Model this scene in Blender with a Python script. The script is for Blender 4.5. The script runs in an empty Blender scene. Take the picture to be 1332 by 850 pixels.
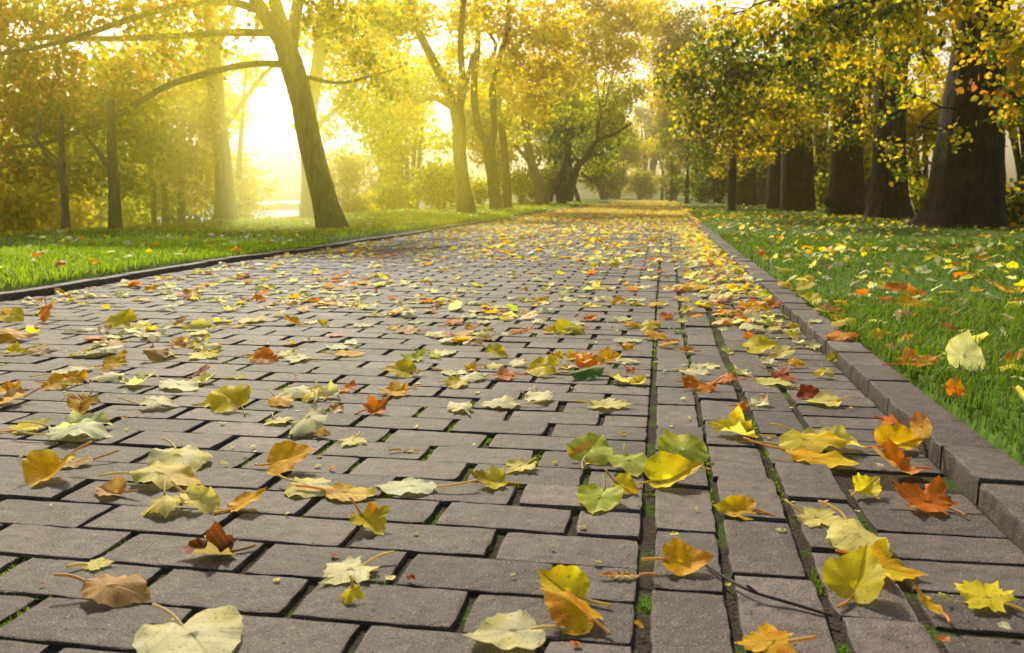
import bpy, math, random
import numpy as np
from mathutils import Vector, Matrix, Euler

PI = math.pi
rnd = random.Random(11)
rng = np.random.default_rng(7)
sc = bpy.context.scene
COL = sc.collection

# ------------------------------------------------------------------ camera
F_PX, CAM_H = 1140.0, 0.5
PITCH, YAW = math.radians(8.6), math.radians(9.7)
cam_d = bpy.data.cameras.new("camera")
cam = bpy.data.objects.new("camera", cam_d)
COL.objects.link(cam)
cam.location = (0, 0, CAM_H)
cam.rotation_euler = (PI / 2 - PITCH, 0, YAW)
cam_d.sensor_width = 36.0
cam_d.lens = F_PX / 1332 * 36.0
cam_d.clip_start, cam_d.clip_end = 0.05, 3000
cam_d.dof.use_dof = True
cam_d.dof.focus_distance = 1.9
cam_d.dof.aperture_fstop = 8.0
sc.camera = cam
RM = cam.rotation_euler.to_matrix()
CP = Vector((0, 0, CAM_H))


def ray(px, py):
    return RM @ Vector(((px - 666) / F_PX, -(py - 425) / F_PX, -1.0))


def ground(px, py, z=0.0):            # world point on a level surface seen at a place of the photograph
    d = ray(px, py)
    t = (z - CAM_H) / d.z
    return CP + d * t


def upright(px, py, Y):               # world point on the plane at distance Y along the path
    d = ray(px, py)
    return CP + d * (Y / d.y)


# ------------------------------------------------------------------ helpers
def hexlin(h):
    h = h.lstrip('#')
    out = []
    for i in (0, 2, 4):
        c = int(h[i:i + 2], 16) / 255
        out.append(c / 12.92 if c <= 0.04045 else ((c + 0.055) / 1.055) ** 2.4)
    return np.array(out)


def new_mesh(name, verts, loops, counts, mat=None, smooth=None):
    """verts (n,3), loops flat vertex indices, counts the size of each face"""
    me = bpy.data.meshes.new(name)
    verts = np.asarray(verts, dtype=np.float32).reshape(-1, 3)
    loops = np.asarray(loops, dtype=np.int32).ravel()
    counts = np.asarray(counts, dtype=np.int32).ravel()
    me.vertices.add(len(verts))
    me.vertices.foreach_set('co', verts.ravel())
    me.loops.add(len(loops))
    me.loops.foreach_set('vertex_index', loops)
    me.polygons.add(len(counts))
    starts = np.zeros(len(counts), dtype=np.int32)
    starts[1:] = np.cumsum(counts)[:-1]
    me.polygons.foreach_set('loop_start', starts)
    me.polygons.foreach_set('loop_total', counts)
    if smooth is not None:
        me.polygons.foreach_set('use_smooth', np.full(len(counts), bool(smooth)))
    me.update(calc_edges=True)
    if mat:
        me.materials.append(mat)
    return me


def vcol(me, cols, name='col'):
    a = me.attributes.new(name, 'FLOAT_COLOR', 'POINT')
    c = np.ones((len(me.vertices), 4), dtype=np.float32)
    c[:, :3] = cols
    a.data.foreach_set('color', c.ravel())


def vfloat(me, vals, name):
    a = me.attributes.new(name, 'FLOAT', 'POINT')
    a.data.foreach_set('value', np.asarray(vals, dtype=np.float32))


def link(name, me, parent=None, loc=None, kind=None):
    o = bpy.data.objects.new(name, me)
    COL.objects.link(o)
    if parent:
        o.parent = parent
    if loc is not None:
        o.location = loc
    if kind:
        o['kind'] = kind
    return o


def tag(o, label, cat, group=None):
    o['label'] = label
    o['category'] = cat
    if group:
        o['group'] = group
    return o


def empty(name, loc):
    o = bpy.data.objects.new(name, None)
    COL.objects.link(o)
    o.location = loc
    o.empty_display_size = 0.2
    return o


class Geo:
    def __init__(self):
        self.v, self.l, self.c, self.n = [], [], [], 0

    def add(self, verts, loops, counts):
        verts = np.asarray(verts, dtype=np.float64).reshape(-1, 3)
        self.v.append(verts)
        self.l.append(np.asarray(loops, dtype=np.int64).ravel() + self.n)
        self.c.append(np.asarray(counts, dtype=np.int64).ravel())
        self.n += len(verts)

    def mesh(self, name, mat, smooth=None):
        return new_mesh(name, np.concatenate(self.v), np.concatenate(self.l), np.concatenate(self.c), mat, smooth)


def grid_faces(nr, nc, wrap=True):
    """quads between nr rings of nc verts"""
    r = np.arange(nr - 1)[:, None]
    m = nc if wrap else nc - 1
    c = np.arange(m)[None, :]
    c2 = (c + 1) % nc
    a = r * nc + c
    b = r * nc + c2
    d = (r + 1) * nc + c
    e = (r + 1) * nc + c2
    q = np.stack([a, b, e, d], -1).reshape(-1, 4)
    return q.ravel(), np.full(len(q), 4)


def catmull(pts, sub):
    P = np.asarray(pts, dtype=float)
    if len(P) < 3:
        t = np.linspace(0, 1, sub + 1)[:, None]
        return P[0] * (1 - t) + P[1] * t
    Q = np.vstack([2 * P[0] - P[1], P, 2 * P[-1] - P[-2]])
    out = []
    for i in range(1, len(Q) - 2):
        for k in range(sub):
            t = k / sub
            out.append(0.5 * ((2 * Q[i]) + (-Q[i - 1] + Q[i + 1]) * t + (2 * Q[i - 1] - 5 * Q[i] + 4 * Q[i + 1] - Q[i + 2]) * t * t
                              + (-Q[i - 1] + 3 * Q[i] - 3 * Q[i + 1] + Q[i + 2]) * t ** 3))
    out.append(Q[-2])
    return np.array(out)


def tube(geo, pts, rads, seg=8, sub=4, rough=0.0, flare=0.0, lobes=5, seed=0):
    pr = catmull(np.hstack([np.asarray(pts, float), np.asarray(rads, float)[:, None]]), sub)
    P, r = pr[:, :3], np.maximum(pr[:, 3], 0.002)
    T = np.gradient(P, axis=0)
    T /= np.linalg.norm(T, axis=1)[:, None] + 1e-9
    ref = np.array([0.0, 1, 0]) if abs(T[0][2]) > 0.5 else np.array([0, 0, 1.0])
    n = np.cross(T[0], ref)
    n /= np.linalg.norm(n)
    g = np.random.default_rng(seed)
    ph = g.uniform(0, 2 * PI, 6)
    th = np.linspace(0, 2 * PI, seg, endpoint=False)
    V = []
    for i in range(len(P)):
        n = n - T[i] * np.dot(n, T[i])
        n /= np.linalg.norm(n) + 1e-9
        b = np.cross(T[i], n)
        s = i / max(1, len(P) - 1)
        prof = 1 + rough * (0.5 * np.sin(lobes * th + ph[0] + 1.5 * s) + 0.35 * np.sin((2 * lobes + 1) * th + ph[1] - 2 * s * 3)
                            + 0.35 * np.sin(3 * th + ph[2] + 7 * s) + 0.3 * g.standard_normal(seg))
        if flare:
            k = math.exp(-s * 9)
            prof = prof + flare * k * (0.7 + 0.6 * np.sin(lobes * th + ph[3]))
        V.append(P[i] + (r[i] * prof)[:, None] * (np.cos(th)[:, None] * n + np.sin(th)[:, None] * b))
    V = np.concatenate(V)
    l, c = grid_faces(len(P), seg)
    V = np.vstack([V, P[-1] + T[-1] * r[-1]])
    k = len(V) - 1
    base = (len(P) - 1) * seg
    cap = np.array([[base + j, base + (j + 1) % seg, k] for j in range(seg)])
    geo.add(V, np.concatenate([l, cap.ravel()]), np.concatenate([c, np.full(seg, 3)]))


# ------------------------------------------------------------------ materials
def mat_new(name):
    m = bpy.data.materials.new(name)
    m.use_nodes = True
    nt = m.node_tree
    for n in list(nt.nodes):
        nt.nodes.remove(n)
    out = nt.nodes.new('ShaderNodeOutputMaterial')

    def N(t, **kw):
        n = nt.nodes.new('ShaderNode' + t)
        for k, v in kw.items():
            if hasattr(n, k):
                setattr(n, k, v)
            else:
                n.inputs[k.replace('_', ' ')].default_value = v
        return n

    def L(a, b):
        nt.links.new(a, b)
    return m, nt, out, N, L


def mixc(N, L, fac, a, b, mode='MIX'):
    n = N('Mix', data_type='RGBA', blend_type=mode)
    for s, v in ((n.inputs[0], fac), (n.inputs[6], a), (n.inputs[7], b)):
        if hasattr(v, 'is_linked') or hasattr(v, 'links'):
            L(v, s)
        elif isinstance(v, (int, float)):
            s.default_value = v
        else:
            s.default_value = (v[0], v[1], v[2], 1)
    return n.outputs[2]


def math_(N, L, op, a, b=0.0, c=0.0):
    n = N('Math', operation=op)
    for s, v in zip(n.inputs, (a, b, c)):
        if hasattr(v, 'links'):
            L(v, s)
        else:
            s.default_value = v
    return n.outputs[0]


def ramp(N, L, fac, stops):
    n = N('ValToRGB')
    e = n.color_ramp.elements
    while len(e) < len(stops):
        e.new(0.5)
    for x, (p, c) in zip(e, stops):
        x.position = p
        x.color = (c, c, c, 1) if isinstance(c, (int, float)) else (c[0], c[1], c[2], 1)
    L(fac, n.inputs[0])
    return n.outputs[0]


def leaf_material(name, transl, rough, veins=False, spec=0.35):
    m, nt, out, N, L = mat_new(name)
    at = N('Attribute', attribute_name='col')
    col = at.outputs['Color']
    p = N('BsdfPrincipled')
    p.inputs['Roughness'].default_value = rough
    p.inputs['Specular IOR Level'].default_value = spec
    if veins:
        uv = N('UVMap', uv_map='leaf')
        sx = N('SeparateXYZ')
        L(uv.outputs[0], sx.inputs[0])
        u, v = sx.outputs[0], sx.outputs[1]
        av = math_(N, L, 'ABSOLUTE', v)
        mid = ramp(N, L, av, [(0.0, 1.0), (0.016, 0.0)])
        ph = math_(N, L, 'SUBTRACT', u, math_(N, L, 'MULTIPLY', av, 0.85))
        fr = math_(N, L, 'FRACT', math_(N, L, 'MULTIPLY', ph, 7.0))
        side = ramp(N, L, math_(N, L, 'ABSOLUTE', math_(N, L, 'SUBTRACT', fr, 0.5)), [(0.0, 0.6), (0.085, 0.0)])
        vein = math_(N, L, 'MAXIMUM', mid, side)
        tc = N('TexCoord')
        n1 = N('TexNoise', Scale=55.0, Detail=4.0)
        L(tc.outputs['Object'], n1.inputs['Vector'])
        n2 = N('TexNoise', Scale=260.0, Detail=2.0)
        L(tc.outputs['Object'], n2.inputs['Vector'])
        shade = ramp(N, L, n1.outputs[0], [(0.3, 0.88), (0.7, 1.14)])
        col = mixc(N, L, 1.0, col, shade, 'MULTIPLY')
        spot = ramp(N, L, n2.outputs[0], [(0.63, 0.0), (0.71, 0.8)])
        col = mixc(N, L, spot, col, (0.16, 0.06, 0.015))
        geo = N('NewGeometry')
        pale = mixc(N, L, 0.42, col, (0.72, 0.64, 0.36))
        col = mixc(N, L, geo.outputs['Backfacing'], col, pale)
        vcolr = mixc(N, L, 0.5, col, (0.75, 0.62, 0.25))
        vf = math_(N, L, 'MULTIPLY', vein, 0.55)
        col = mixc(N, L, vf, col, vcolr)
        bump = N('Bump', Strength=0.5, Distance=0.0012)
        hgt = math_(N, L, 'ADD', math_(N, L, 'MULTIPLY', vein, -1.0), n1.outputs[0])
        L(hgt, bump.inputs['Height'])
        L(bump.outputs[0], p.inputs['Normal'])
    L(col, p.inputs['Base Color'])
    t = N('BsdfTranslucent')
    L(mixc(N, L, 1.0, col, (1.12, 1.2, 0.7), 'MULTIPLY'), t.inputs[0])
    mx = N('MixShader')
    mx.inputs[0].default_value = transl
    L(p.outputs[0], mx.inputs[1])
    L(t.outputs[0], mx.inputs[2])
    L(mx.outputs[0], out.inputs[0])
    return m


M_LEAF = leaf_material('fallen_leaf_skin', 0.5, 0.55, veins=True, spec=0.14)
M_LITTER = leaf_material('leaf_litter', 0.5, 0.55)
M_CROWN = leaf_material('tree_leaves', 0.78, 0.5)
M_GRASS = leaf_material('grass_blades', 0.55, 0.45, spec=0.3)


def paver_material():
    m, nt, out, N, L = mat_new('concrete_pavers')
    tc = N('TexCoord')
    obj = tc.outputs['Object']
    tone = N('Attribute', attribute_name='tone').outputs['Fac']
    edge = N('Attribute', attribute_name='edge').outputs['Fac']

    def noise(s, d=3.0):
        n = N('TexNoise', Scale=s, Detail=d)
        L(obj, n.inputs['Vector'])
        return n.outputs[0]
    big = noise(5.0)
    midn = noise(38.0, 5.0)
    fine = noise(420.0, 2.0)
    col = mixc(N, L, ramp(N, L, big, [(0.3, 0.0), (0.7, 1.0)]), (0.086, 0.067, 0.058), (0.132, 0.105, 0.093))
    tn = N('MapRange')
    tn.inputs[3].default_value, tn.inputs[4].default_value = 0.62, 1.36
    L(tone, tn.inputs[0])
    col = mixc(N, L, 1.0, col, tn.outputs[0], 'MULTIPLY')
    col = mixc(N, L, 1.0, col, ramp(N, L, midn, [(0.25, 0.62), (0.75, 1.28)]), 'MULTIPLY')
    col = mixc(N, L, 1.0, col, ramp(N, L, fine, [(0.25, 0.42), (0.5, 1.0), (0.78, 1.55)]), 'MULTIPLY')
    vo = N('TexVoronoi', Scale=300.0)
    L(obj, vo.inputs['Vector'])
    sx = N('SeparateXYZ')
    L(vo.outputs['Color'], sx.inputs[0])
    pick = math_(N, L, 'GREATER_THAN', sx.outputs[0], 0.7)
    dot = math_(N, L, 'MULTIPLY', pick, ramp(N, L, vo.outputs['Distance'], [(0.1, 0.75), (0.32, 0.0)]))
    col = mixc(N, L, dot, col, (0.5, 0.45, 0.4))
    vp = N('TexVoronoi', Scale=120.0)
    L(obj, vp.inputs['Vector'])
    sp = N('SeparateXYZ')
    L(vp.outputs['Color'], sp.inputs[0])
    pit = math_(N, L, 'MULTIPLY', math_(N, L, 'GREATER_THAN', sp.outputs[1], 0.88), ramp(N, L, vp.outputs['Distance'], [(0.05, 0.9), (0.25, 0.0)]))
    col = mixc(N, L, pit, col, (0.03, 0.024, 0.02))
    soil = mixc(N, L, ramp(N, L, noise(14.0), [(0.5, 0.0), (0.62, 0.6)]), (0.028, 0.021, 0.016), (0.05, 0.075, 0.012))
    col = mixc(N, L, edge, col, soil)
    stain = ramp(N, L, noise(2.3, 6.0), [(0.56, 0.0), (0.72, 0.35)])
    col = mixc(N, L, stain, col, (0.07, 0.055, 0.045))
    p = N('BsdfPrincipled')
    p.inputs['Roughness'].default_value = 0.7
    p.inputs['Specular IOR Level'].default_value = 0.25
    L(col, p.inputs['Base Color'])
    h = math_(N, L, 'ADD', math_(N, L, 'MULTIPLY', midn, 1.6), math_(N, L, 'MULTIPLY', fine, 0.8))
    h = math_(N, L, 'SUBTRACT', h, math_(N, L, 'MULTIPLY', pit, 1.2))
    b = N('Bump', Strength=1.0, Distance=0.0022)
    L(h, b.inputs['Height'])
    L(b.outputs[0], p.inputs['Normal'])
    L(p.outputs[0], out.inputs[0])
    return m


def soil_material(name, a, b_, g, gamt, scale):
    m, nt, out, N, L = mat_new(name)
    tc = N('TexCoord')

    def noise(s, d=4.0):
        n = N('TexNoise', Scale=s, Detail=d)
        L(tc.outputs['Object'], n.inputs['Vector'])
        return n.outputs[0]
    col = mixc(N, L, noise(scale * 6), a, b_)
    col = mixc(N, L, ramp(N, L, noise(scale), [(gamt, 0.0), (gamt + 0.12, 1.0)]), col, g)
    col = mixc(N, L, 1.0, col, ramp(N, L, noise(scale * 25, 2.0), [(0.3, 0.5), (0.7, 1.3)]), 'MULTIPLY')
    p = N('BsdfPrincipled')
    p.inputs['Roughness'].default_value = 0.95
    p.inputs['Specular IOR Level'].default_value = 0.1
    L(col, p.inputs['Base Color'])
    b = N('Bump', Strength=0.9, Distance=0.006)
    L(noise(scale * 20, 3.0), b.inputs['Height'])
    L(b.outputs[0], p.inputs['Normal'])
    L(p.outputs[0], out.inputs[0])
    return m


def bark_material(name, dark, light):
    m, nt, out, N, L = mat_new(name)
    tc = N('TexCoord')
    mp = N('Mapping')
    mp.inputs['Scale'].default_value = (1, 1, 0.16)
    L(tc.outputs['Object'], mp.inputs[0])
    n1 = N('TexNoise', Scale=26.0, Detail=5.0)
    n1.inputs['Distortion'].default_value = 0.6
    L(mp.outputs[0], n1.inputs['Vector'])
    n2 = N('TexNoise', Scale=3.0, Detail=3.0)
    L(tc.outputs['Object'], n2.inputs['Vector'])
    col = mixc(N, L, ramp(N, L, n1.outputs[0], [(0.36, 0.0), (0.62, 1.0)]), dark, light)
    col = mixc(N, L, ramp(N, L, n2.outputs[0], [(0.5, 0.0), (0.75, 0.4)]), col, (0.07, 0.075, 0.03))
    p = N('BsdfPrincipled')
    p.inputs['Roughness'].default_value = 0.9
    p.inputs['Specular IOR Level'].default_value = 0.15
    L(col, p.inputs['Base Color'])
    b = N('Bump', Strength=1.0, Distance=0.03)
    L(n1.outputs[0], b.inputs['Height'])
    L(b.outputs[0], p.inputs['Normal'])
    L(p.outputs[0], out.inputs[0])
    return m


def plain_material(name, c, rough=0.6, metal=0.0, noise_s=30.0):
    m, nt, out, N, L = mat_new(name)
    tc = N('TexCoord')
    n = N('TexNoise', Scale=noise_s, Detail=4.0)
    L(tc.outputs['Object'], n.inputs['Vector'])
    col = mixc(N, L, 1.0, c, ramp(N, L, n.outputs[0], [(0.3, 0.7), (0.7, 1.3)]), 'MULTIPLY')
    p = N('BsdfPrincipled')
    p.inputs['Roughness'].default_value = rough
    p.inputs['Metallic'].default_value = metal
    L(col, p.inputs['Base Color'])
    b = N('Bump', Strength=0.3, Distance=0.003)
    L(n.outputs[0], b.inputs['Height'])
    L(b.outputs[0], p.inputs['Normal'])
    L(p.outputs[0], out.inputs[0])
    return m


M_PAVER = paver_material()
M_BED = soil_material('joint_soil', (0.03, 0.023, 0.017), (0.075, 0.06, 0.044), (0.06, 0.10, 0.014), 0.5, 9.0)
M_LAWN = soil_material('lawn_soil', (0.055, 0.11, 0.012), (0.10, 0.17, 0.018), (0.13, 0.14, 0.025), 0.58, 1.3)
M_BARK = bark_material('grey_brown_bark', (0.045, 0.032, 0.024), (0.17, 0.13, 0.095))
M_BARKD = bark_material('dark_linden_bark', (0.008, 0.005, 0.004), (0.045, 0.026, 0.018))
M_IRON = plain_material('black_cast_iron', (0.012, 0.013, 0.014), 0.45, 0.3)
M_GLASS = plain_material('frosted_lamp_glass', (0.6, 0.58, 0.5), 0.3)
M_TWIG = plain_material('twig_bark', (0.05, 0.036, 0.028), 0.85)
M_HILL = soil_material('far_hill', (0.05, 0.07, 0.03), (0.08, 0.09, 0.03), (0.12, 0.09, 0.03), 0.55, 0.05)

# ------------------------------------------------------------------ world, sun, haze
SUN_EL, SUN_AZ = 35.0, -26.0
w = bpy.data.worlds.new("World")
sc.world = w
w.use_nodes = True
bg = w.node_tree.nodes['Background']
sky = w.node_tree.nodes.new('ShaderNodeTexSky')
sky.sky_type = 'NISHITA'
sky.sun_disc = False
sky.sun_elevation = math.radians(SUN_EL)
sky.sun_rotation = math.radians(SUN_AZ)
sky.dust_density = 4.0
sky.air_density = 1.0
tint = w.node_tree.nodes.new('ShaderNodeMix')
tint.data_type, tint.blend_type = 'RGBA', 'MULTIPLY'
tint.inputs[0].default_value = 1.0
tint.inputs[7].default_value = (1.0, 0.93, 0.80, 1)
w.node_tree.links.new(sky.outputs[0], tint.inputs[6])
w.node_tree.links.new(tint.outputs[2], bg.inputs[0])
bg.inputs[1].default_value = 0.15
sl = bpy.data.lights.new('sun', 'SUN')
sl.energy = 5.0
sl.angle = math.radians(5.0)
sl.color = (1.0, 0.92, 0.70)
so = bpy.data.objects.new('sun', sl)
COL.objects.link(so)
sd = Vector((math.sin(math.radians(SUN_AZ)) * math.cos(math.radians(SUN_EL)), math.cos(math.radians(SUN_AZ)) * math.cos(math.radians(SUN_EL)), math.sin(math.radians(SUN_EL))))
so.rotation_euler = sd.to_track_quat('Z', 'Y').to_euler()
so.location = sd * 60

HAZE = True
def volume_box(name, x0, x1, y0, y1, z0, z1, col, dens, g):
    m, nt, out, N, L = mat_new(name)
    vs = N('VolumeScatter')
    vs.inputs['Color'].default_value = (*col, 1)
    vs.inputs['Density'].default_value = dens
    vs.inputs['Anisotropy'].default_value = g
    L(vs.outputs[0], out.inputs['Volume'])
    V = [(x, y, z) for z in (z0, z1) for y in (y0, y1) for x in (x0, x1)]
    FQ = [0, 2, 3, 1, 4, 5, 7, 6, 0, 1, 5, 4, 2, 6, 7, 3, 0, 4, 6, 2, 1, 3, 7, 5]
    link(name, new_mesh(name, V, FQ, [4] * 6, m), kind='stuff')


if HAZE:
    volume_box('haze', -150, 45, -14, 190, -5, 12, (1.0, 0.86, 0.36), 0.0022, 0.8)
    # a patch of mist added as the sun's glow in the gap between the trees: nested rounded bodies, denser inside
    for k, (mc, r, dens, mcol) in enumerate(((upright(338, 232, 11.8), 1.5, 0.10, (1.0, 0.92, 0.35)), (upright(334, 228, 11.4), 2.6, 0.085, (1.0, 0.88, 0.08)),
                                             (upright(318, 238, 10.2), 3.3, 0.036, (1.0, 0.88, 0.07)))):
        m, nt, out, N, L = mat_new('glow_mist_scatter')
        vs = N('VolumeScatter')
        vs.inputs['Color'].default_value = (*mcol, 1)
        vs.inputs['Density'].default_value = dens
        vs.inputs['Anisotropy'].default_value = 0.62
        L(vs.outputs[0], out.inputs['Volume'])
        th, ph = np.linspace(0, 2 * PI, 40, endpoint=False), np.linspace(-PI / 2 + 0.02, PI / 2 - 0.02, 20)
        V = np.concatenate([np.stack([r * 1.15 * math.cos(f) * np.cos(th), r * math.cos(f) * np.sin(th), np.full(40, r * 0.92 * math.sin(f))], -1) for f in ph])
        l, c = grid_faces(20, 40)
        l = np.concatenate([l, np.arange(40)[::-1], np.arange(19 * 40, 20 * 40)])
        link('glow_mist', new_mesh('glow_mist', V, l, np.concatenate([c, [40, 40]]), m), loc=mc, kind='stuff')

# ------------------------------------------------------------------ ground, water, hills
KERB_R, KERB_L = 0.52, -3.06          # front faces of the two kerbs


def wob(y):                            # the left kerb wanders
    return 0.05 * np.sin(y * 0.75 + 0.6) + 0.03 * np.sin(y * 1.9)


def build_ground():
    xs = np.array([-900, -400, -240, -180, -150, -120, -60, -30, -18, -14, -12, -10.5, -9.4, -8.6, -8.0, -7.5, -7.0, -6.4, -5.6, -4.8, -4.0, -3.5, -3.28, -3.2, -3.1,
                   -2, -1, 0, 0.5, 0.60, 0.64, 0.9, 1.3, 1.8, 2.4, 3, 3.6, 4.2, 5, 6, 8, 10, 13, 17, 24, 40, 80, 200, 900], float)
    ys = np.concatenate([np.arange(-30, 0, 5.0), np.arange(0, 14, 0.5), np.arange(14, 40, 2.0), np.arange(40, 130, 8.0), [150, 200, 300, 500, 900, 2000]])
    X, Y = np.meshgrid(xs, ys)
    Z = np.full_like(X, 0.04)
    Z += 0.012 * np.sin(X * 1.7 + Y * 0.6) + 0.012 * np.sin(Y * 1.3 - X * 0.5)
    bank = np.clip((-7.2 - X) / 3.8, 0, 1)
    Z -= 3.0 * (bank * bank * (3 - 2 * bank))
    Z = np.where(X < -170, 1.0, Z)
    Z = np.where((X > -3.25) & (X < 0.615), -0.09, Z)
    P = np.stack([X, Y, Z], -1).reshape(-1, 3)
    l, c = grid_faces(len(ys), len(xs), wrap=False)
    link('ground', new_mesh('ground', P, l, c, M_LAWN, True), kind='structure')


build_ground()


def lawn_z(x, y):
    return 0.04 + 0.012 * np.sin(x * 1.7 + y * 0.6) + 0.012 * np.sin(y * 1.3 - x * 0.5) - 3.0 * np.clip((-7.2 - x) / 3.8, 0, 1) ** 2 * (3 - 2 * np.clip((-7.2 - x) / 3.8, 0, 1))


m, nt, out, N, L = mat_new('river_water')
tc = N('TexCoord')
nz = N('TexNoise', Scale=1.6, Detail=4.0)
L(tc.outputs['Object'], nz.inputs['Vector'])
p = N('BsdfPrincipled')
p.inputs['Base Color'].default_value = (0.12, 0.13, 0.11, 1)
p.inputs['Roughness'].default_value = 0.14
b = N('Bump', Strength=0.5, Distance=0.06)
L(nz.outputs[0], b.inputs['Height'])
L(b.outputs[0], p.inputs['Normal'])
L(p.outputs[0], out.inputs[0])
link('river', new_mesh('river', [(-200, -60, -2.3), (-8.5, -60, -2.3), (-8.5, 600, -2.3), (-200, 600, -2.3)], [0, 1, 2, 3], [4], m), kind='structure')


def build_hill():
    n = 90
    a = np.linspace(-62, 8, n)
    rows = []
    for k, (d, hs) in enumerate(((150, 0.0), (163, 0.75), (176, 1.0), (200, 0.7), (230, 0.0))):
        h = 3.4 + 2.0 * np.sin(a * 0.16 + 1.0) + 0.9 * np.sin(a * 0.41) + 0.35 * np.sin(a * 1.7) + 0.2 * np.sin(a * 4.1)
        rows.append(np.stack([np.sin(np.radians(a)) * d - 22, np.cos(np.radians(a)) * d, -2.4 + np.maximum(h, 0.6) * hs], -1))
    l, c = grid_faces(5, n, wrap=False)
    link('hills', new_mesh('hills', np.concatenate(rows), l, c, M_HILL, True), kind='structure')


build_hill()

# ------------------------------------------------------------------ paving
PG = Geo()
PT, PE = [], []


def paver(geo, x0, x1, y0, y1, z=0.0, near=True, rot=0.0, depth=0.045, ch=0.0029, tl=None, te=None):
    tl = PT if tl is None else tl
    te = PE if te is None else te
    cx, cy = (x0 + x1) / 2, (y0 + y1) / 2
    hx, hy = (x1 - x0) / 2, (y1 - y0) / 2
    if near:
        nx, ny = max(2, int(hx * 2 / 0.022)), max(2, int(hy * 2 / 0.022))
        cr = 0.004
        ex = np.linspace(-1, 1, nx + 1)
        ey = np.linspace(-1, 1, ny + 1)
        ring = [(hx * t, -hy) for t in ex[:-1]] + [(hx, hy * t) for t in ey[:-1]] + [(-hx * t, hy) for t in ex[:-1]] + [(-hx, -hy * t) for t in ey[:-1]]
        ring = np.array(ring)
        cm = (np.abs(np.abs(ring[:, 0]) - hx) < 1e-6) & (np.abs(np.abs(ring[:, 1]) - hy) < 1e-6)
        ring[cm] -= np.sign(ring[cm]) * cr * 0.3
        prof = ((0.0, -depth, 1.0), (0.0, -ch * 2.2, 0.5), (0.0006, -ch * 0.85, 0.2), (ch * 0.3, -ch * 0.25, 0.05), (ch * 0.75, -0.0003, 0.0), (ch * 1.4 + 0.0012, 0.0, 0.0))
        jit = 0.0014
    else:
        ring = np.array([(-hx, -hy), (hx, -hy), (hx, hy), (-hx, hy)])
        prof = ((0.0, -depth, 1.0), (0.0, -ch * 1.2, 0.6), (ch, 0.0, 0.05))
        jit = 0.0
    k = len(ring)
    V = []
    chip = rng.standard_normal(k)
    for i, (ins, dz, e) in enumerate(prof):
        r = ring.copy()
        r -= np.sign(ring) * ins * np.where(np.abs(np.abs(ring) - np.array([hx, hy])) < 0.012, 1, 0)
        zz = np.full(k, dz)
        if jit and 0 < i < len(prof) - 1:
            r -= np.sign(ring) * (np.minimum(np.abs(chip), 2.2) ** 1.6 * jit * (0.8 if i < 4 else 0.25))[:, None] * np.where(np.abs(np.abs(ring) - np.array([hx, hy])) < 0.012, 1, 0)
            r += rng.standard_normal(r.shape) * jit * 0.25
            zz += rng.standard_normal(k) * jit * (0.35 if i < 4 else 0.16)
        V.append(np.column_stack([r, zz]))
        te.append(np.full(k, e))
    V = np.concatenate(V)
    a = rot + rng.normal(0, 0.006)
    tx, ty = rng.normal(0, 0.006, 2)
    V[:, 2] += z + V[:, 0] * tx + V[:, 1] * ty
    c, s = math.cos(a), math.sin(a)
    V[:, :2] = V[:, :2] @ np.array([[c, s], [-s, c]]) + (cx, cy)
    l, cn = grid_faces(len(prof), k)
    top = np.arange((len(prof) - 1) * k, len(prof) * k)
    geo.add(V, np.concatenate([l, top]), np.concatenate([cn, [k]]))
    tl.append(np.full(len(V), np.clip(rng.normal(0.5, 0.27), 0, 1)))


YEND = 70.0
JOINTS = []
row, y = 0, 0.30
while y < YEND:
    near = y < 4.6
    d = 0.1045
    gap = 0.003
    x = -0.021 - (0.0 if row % 2 == 0 else 0.0)
    first = 0.2 if row % 2 == 0 else 0.098
    k = 0
    while x > KERB_L + 0.05:
        wd = first if k == 0 else 0.2
        gx = 0.0125 + rng.uniform(-0.004, 0.005)
        xl = max(x - wd + rng.uniform(-0.002, 0.002), KERB_L + 0.012 + float(wob(y)))
        if x - xl < 0.03:
            break
        if True:
            paver(PG, xl, x, y + gap / 2 + rng.uniform(-0.001, 0.001), y + d - gap / 2, rng.normal(0, 0.0012), near)
            if y < 3.2:
                JOINTS.append((xl - gx / 2, y + d / 2, 0.008, d * 0.45))
                JOINTS.append(((xl + x) / 2, y, 0.1, 0.003))
        x = xl - gx
        k += 1
    row += 1
    y += d
for (x0, x1, off, zz, rr) in ((-0.008, 0.086, 0.07, 0.0, 0.0), (0.099, 0.197, 0.13, 0.001, 0.0), (0.219, 0.315, 0.03, 0.002, 0.0)):
    y = 0.2 + off
    while y < YEND:
        n_ = y < 4.6
        sway = 0.006 * math.sin(y * 1.3 + x0 * 9)
        paver(PG, x0 + sway + rng.normal(0, 0.0015), x1 + sway + rng.normal(0, 0.0015), y, y + 0.197, zz + rng.normal(0, 0.0022), n_, rng.normal(0, 0.006))
        if y < 3:
            JOINTS.append((x0 - 0.007, y + 0.1, 0.005, 0.09))
        y += 0.2025
y = 0.22
while y < YEND:
    paver(PG, 0.327, KERB_R - 0.004, y + 0.003, y + 0.1, -0.004 + rng.normal(0, 0.0018), y < 4.6, rng.normal(0, 0.006))
    y += 0.1015
me = PG.mesh('path', M_PAVER, False)
vfloat(me, np.concatenate(PT), 'tone')
vfloat(me, np.concatenate(PE), 'edge')
link('path', me, kind='structure')
bed = np.array([(KERB_L - 0.2, 0.0, -0.008), (KERB_R + 0.06, 0.0, -0.008), (KERB_R + 0.06, YEND, -0.008), (KERB_L - 0.2, YEND, -0.008)])
link('path_bed', new_mesh('path_bed', bed, [0, 1, 2, 3], [4], M_BED), kind='structure')

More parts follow.
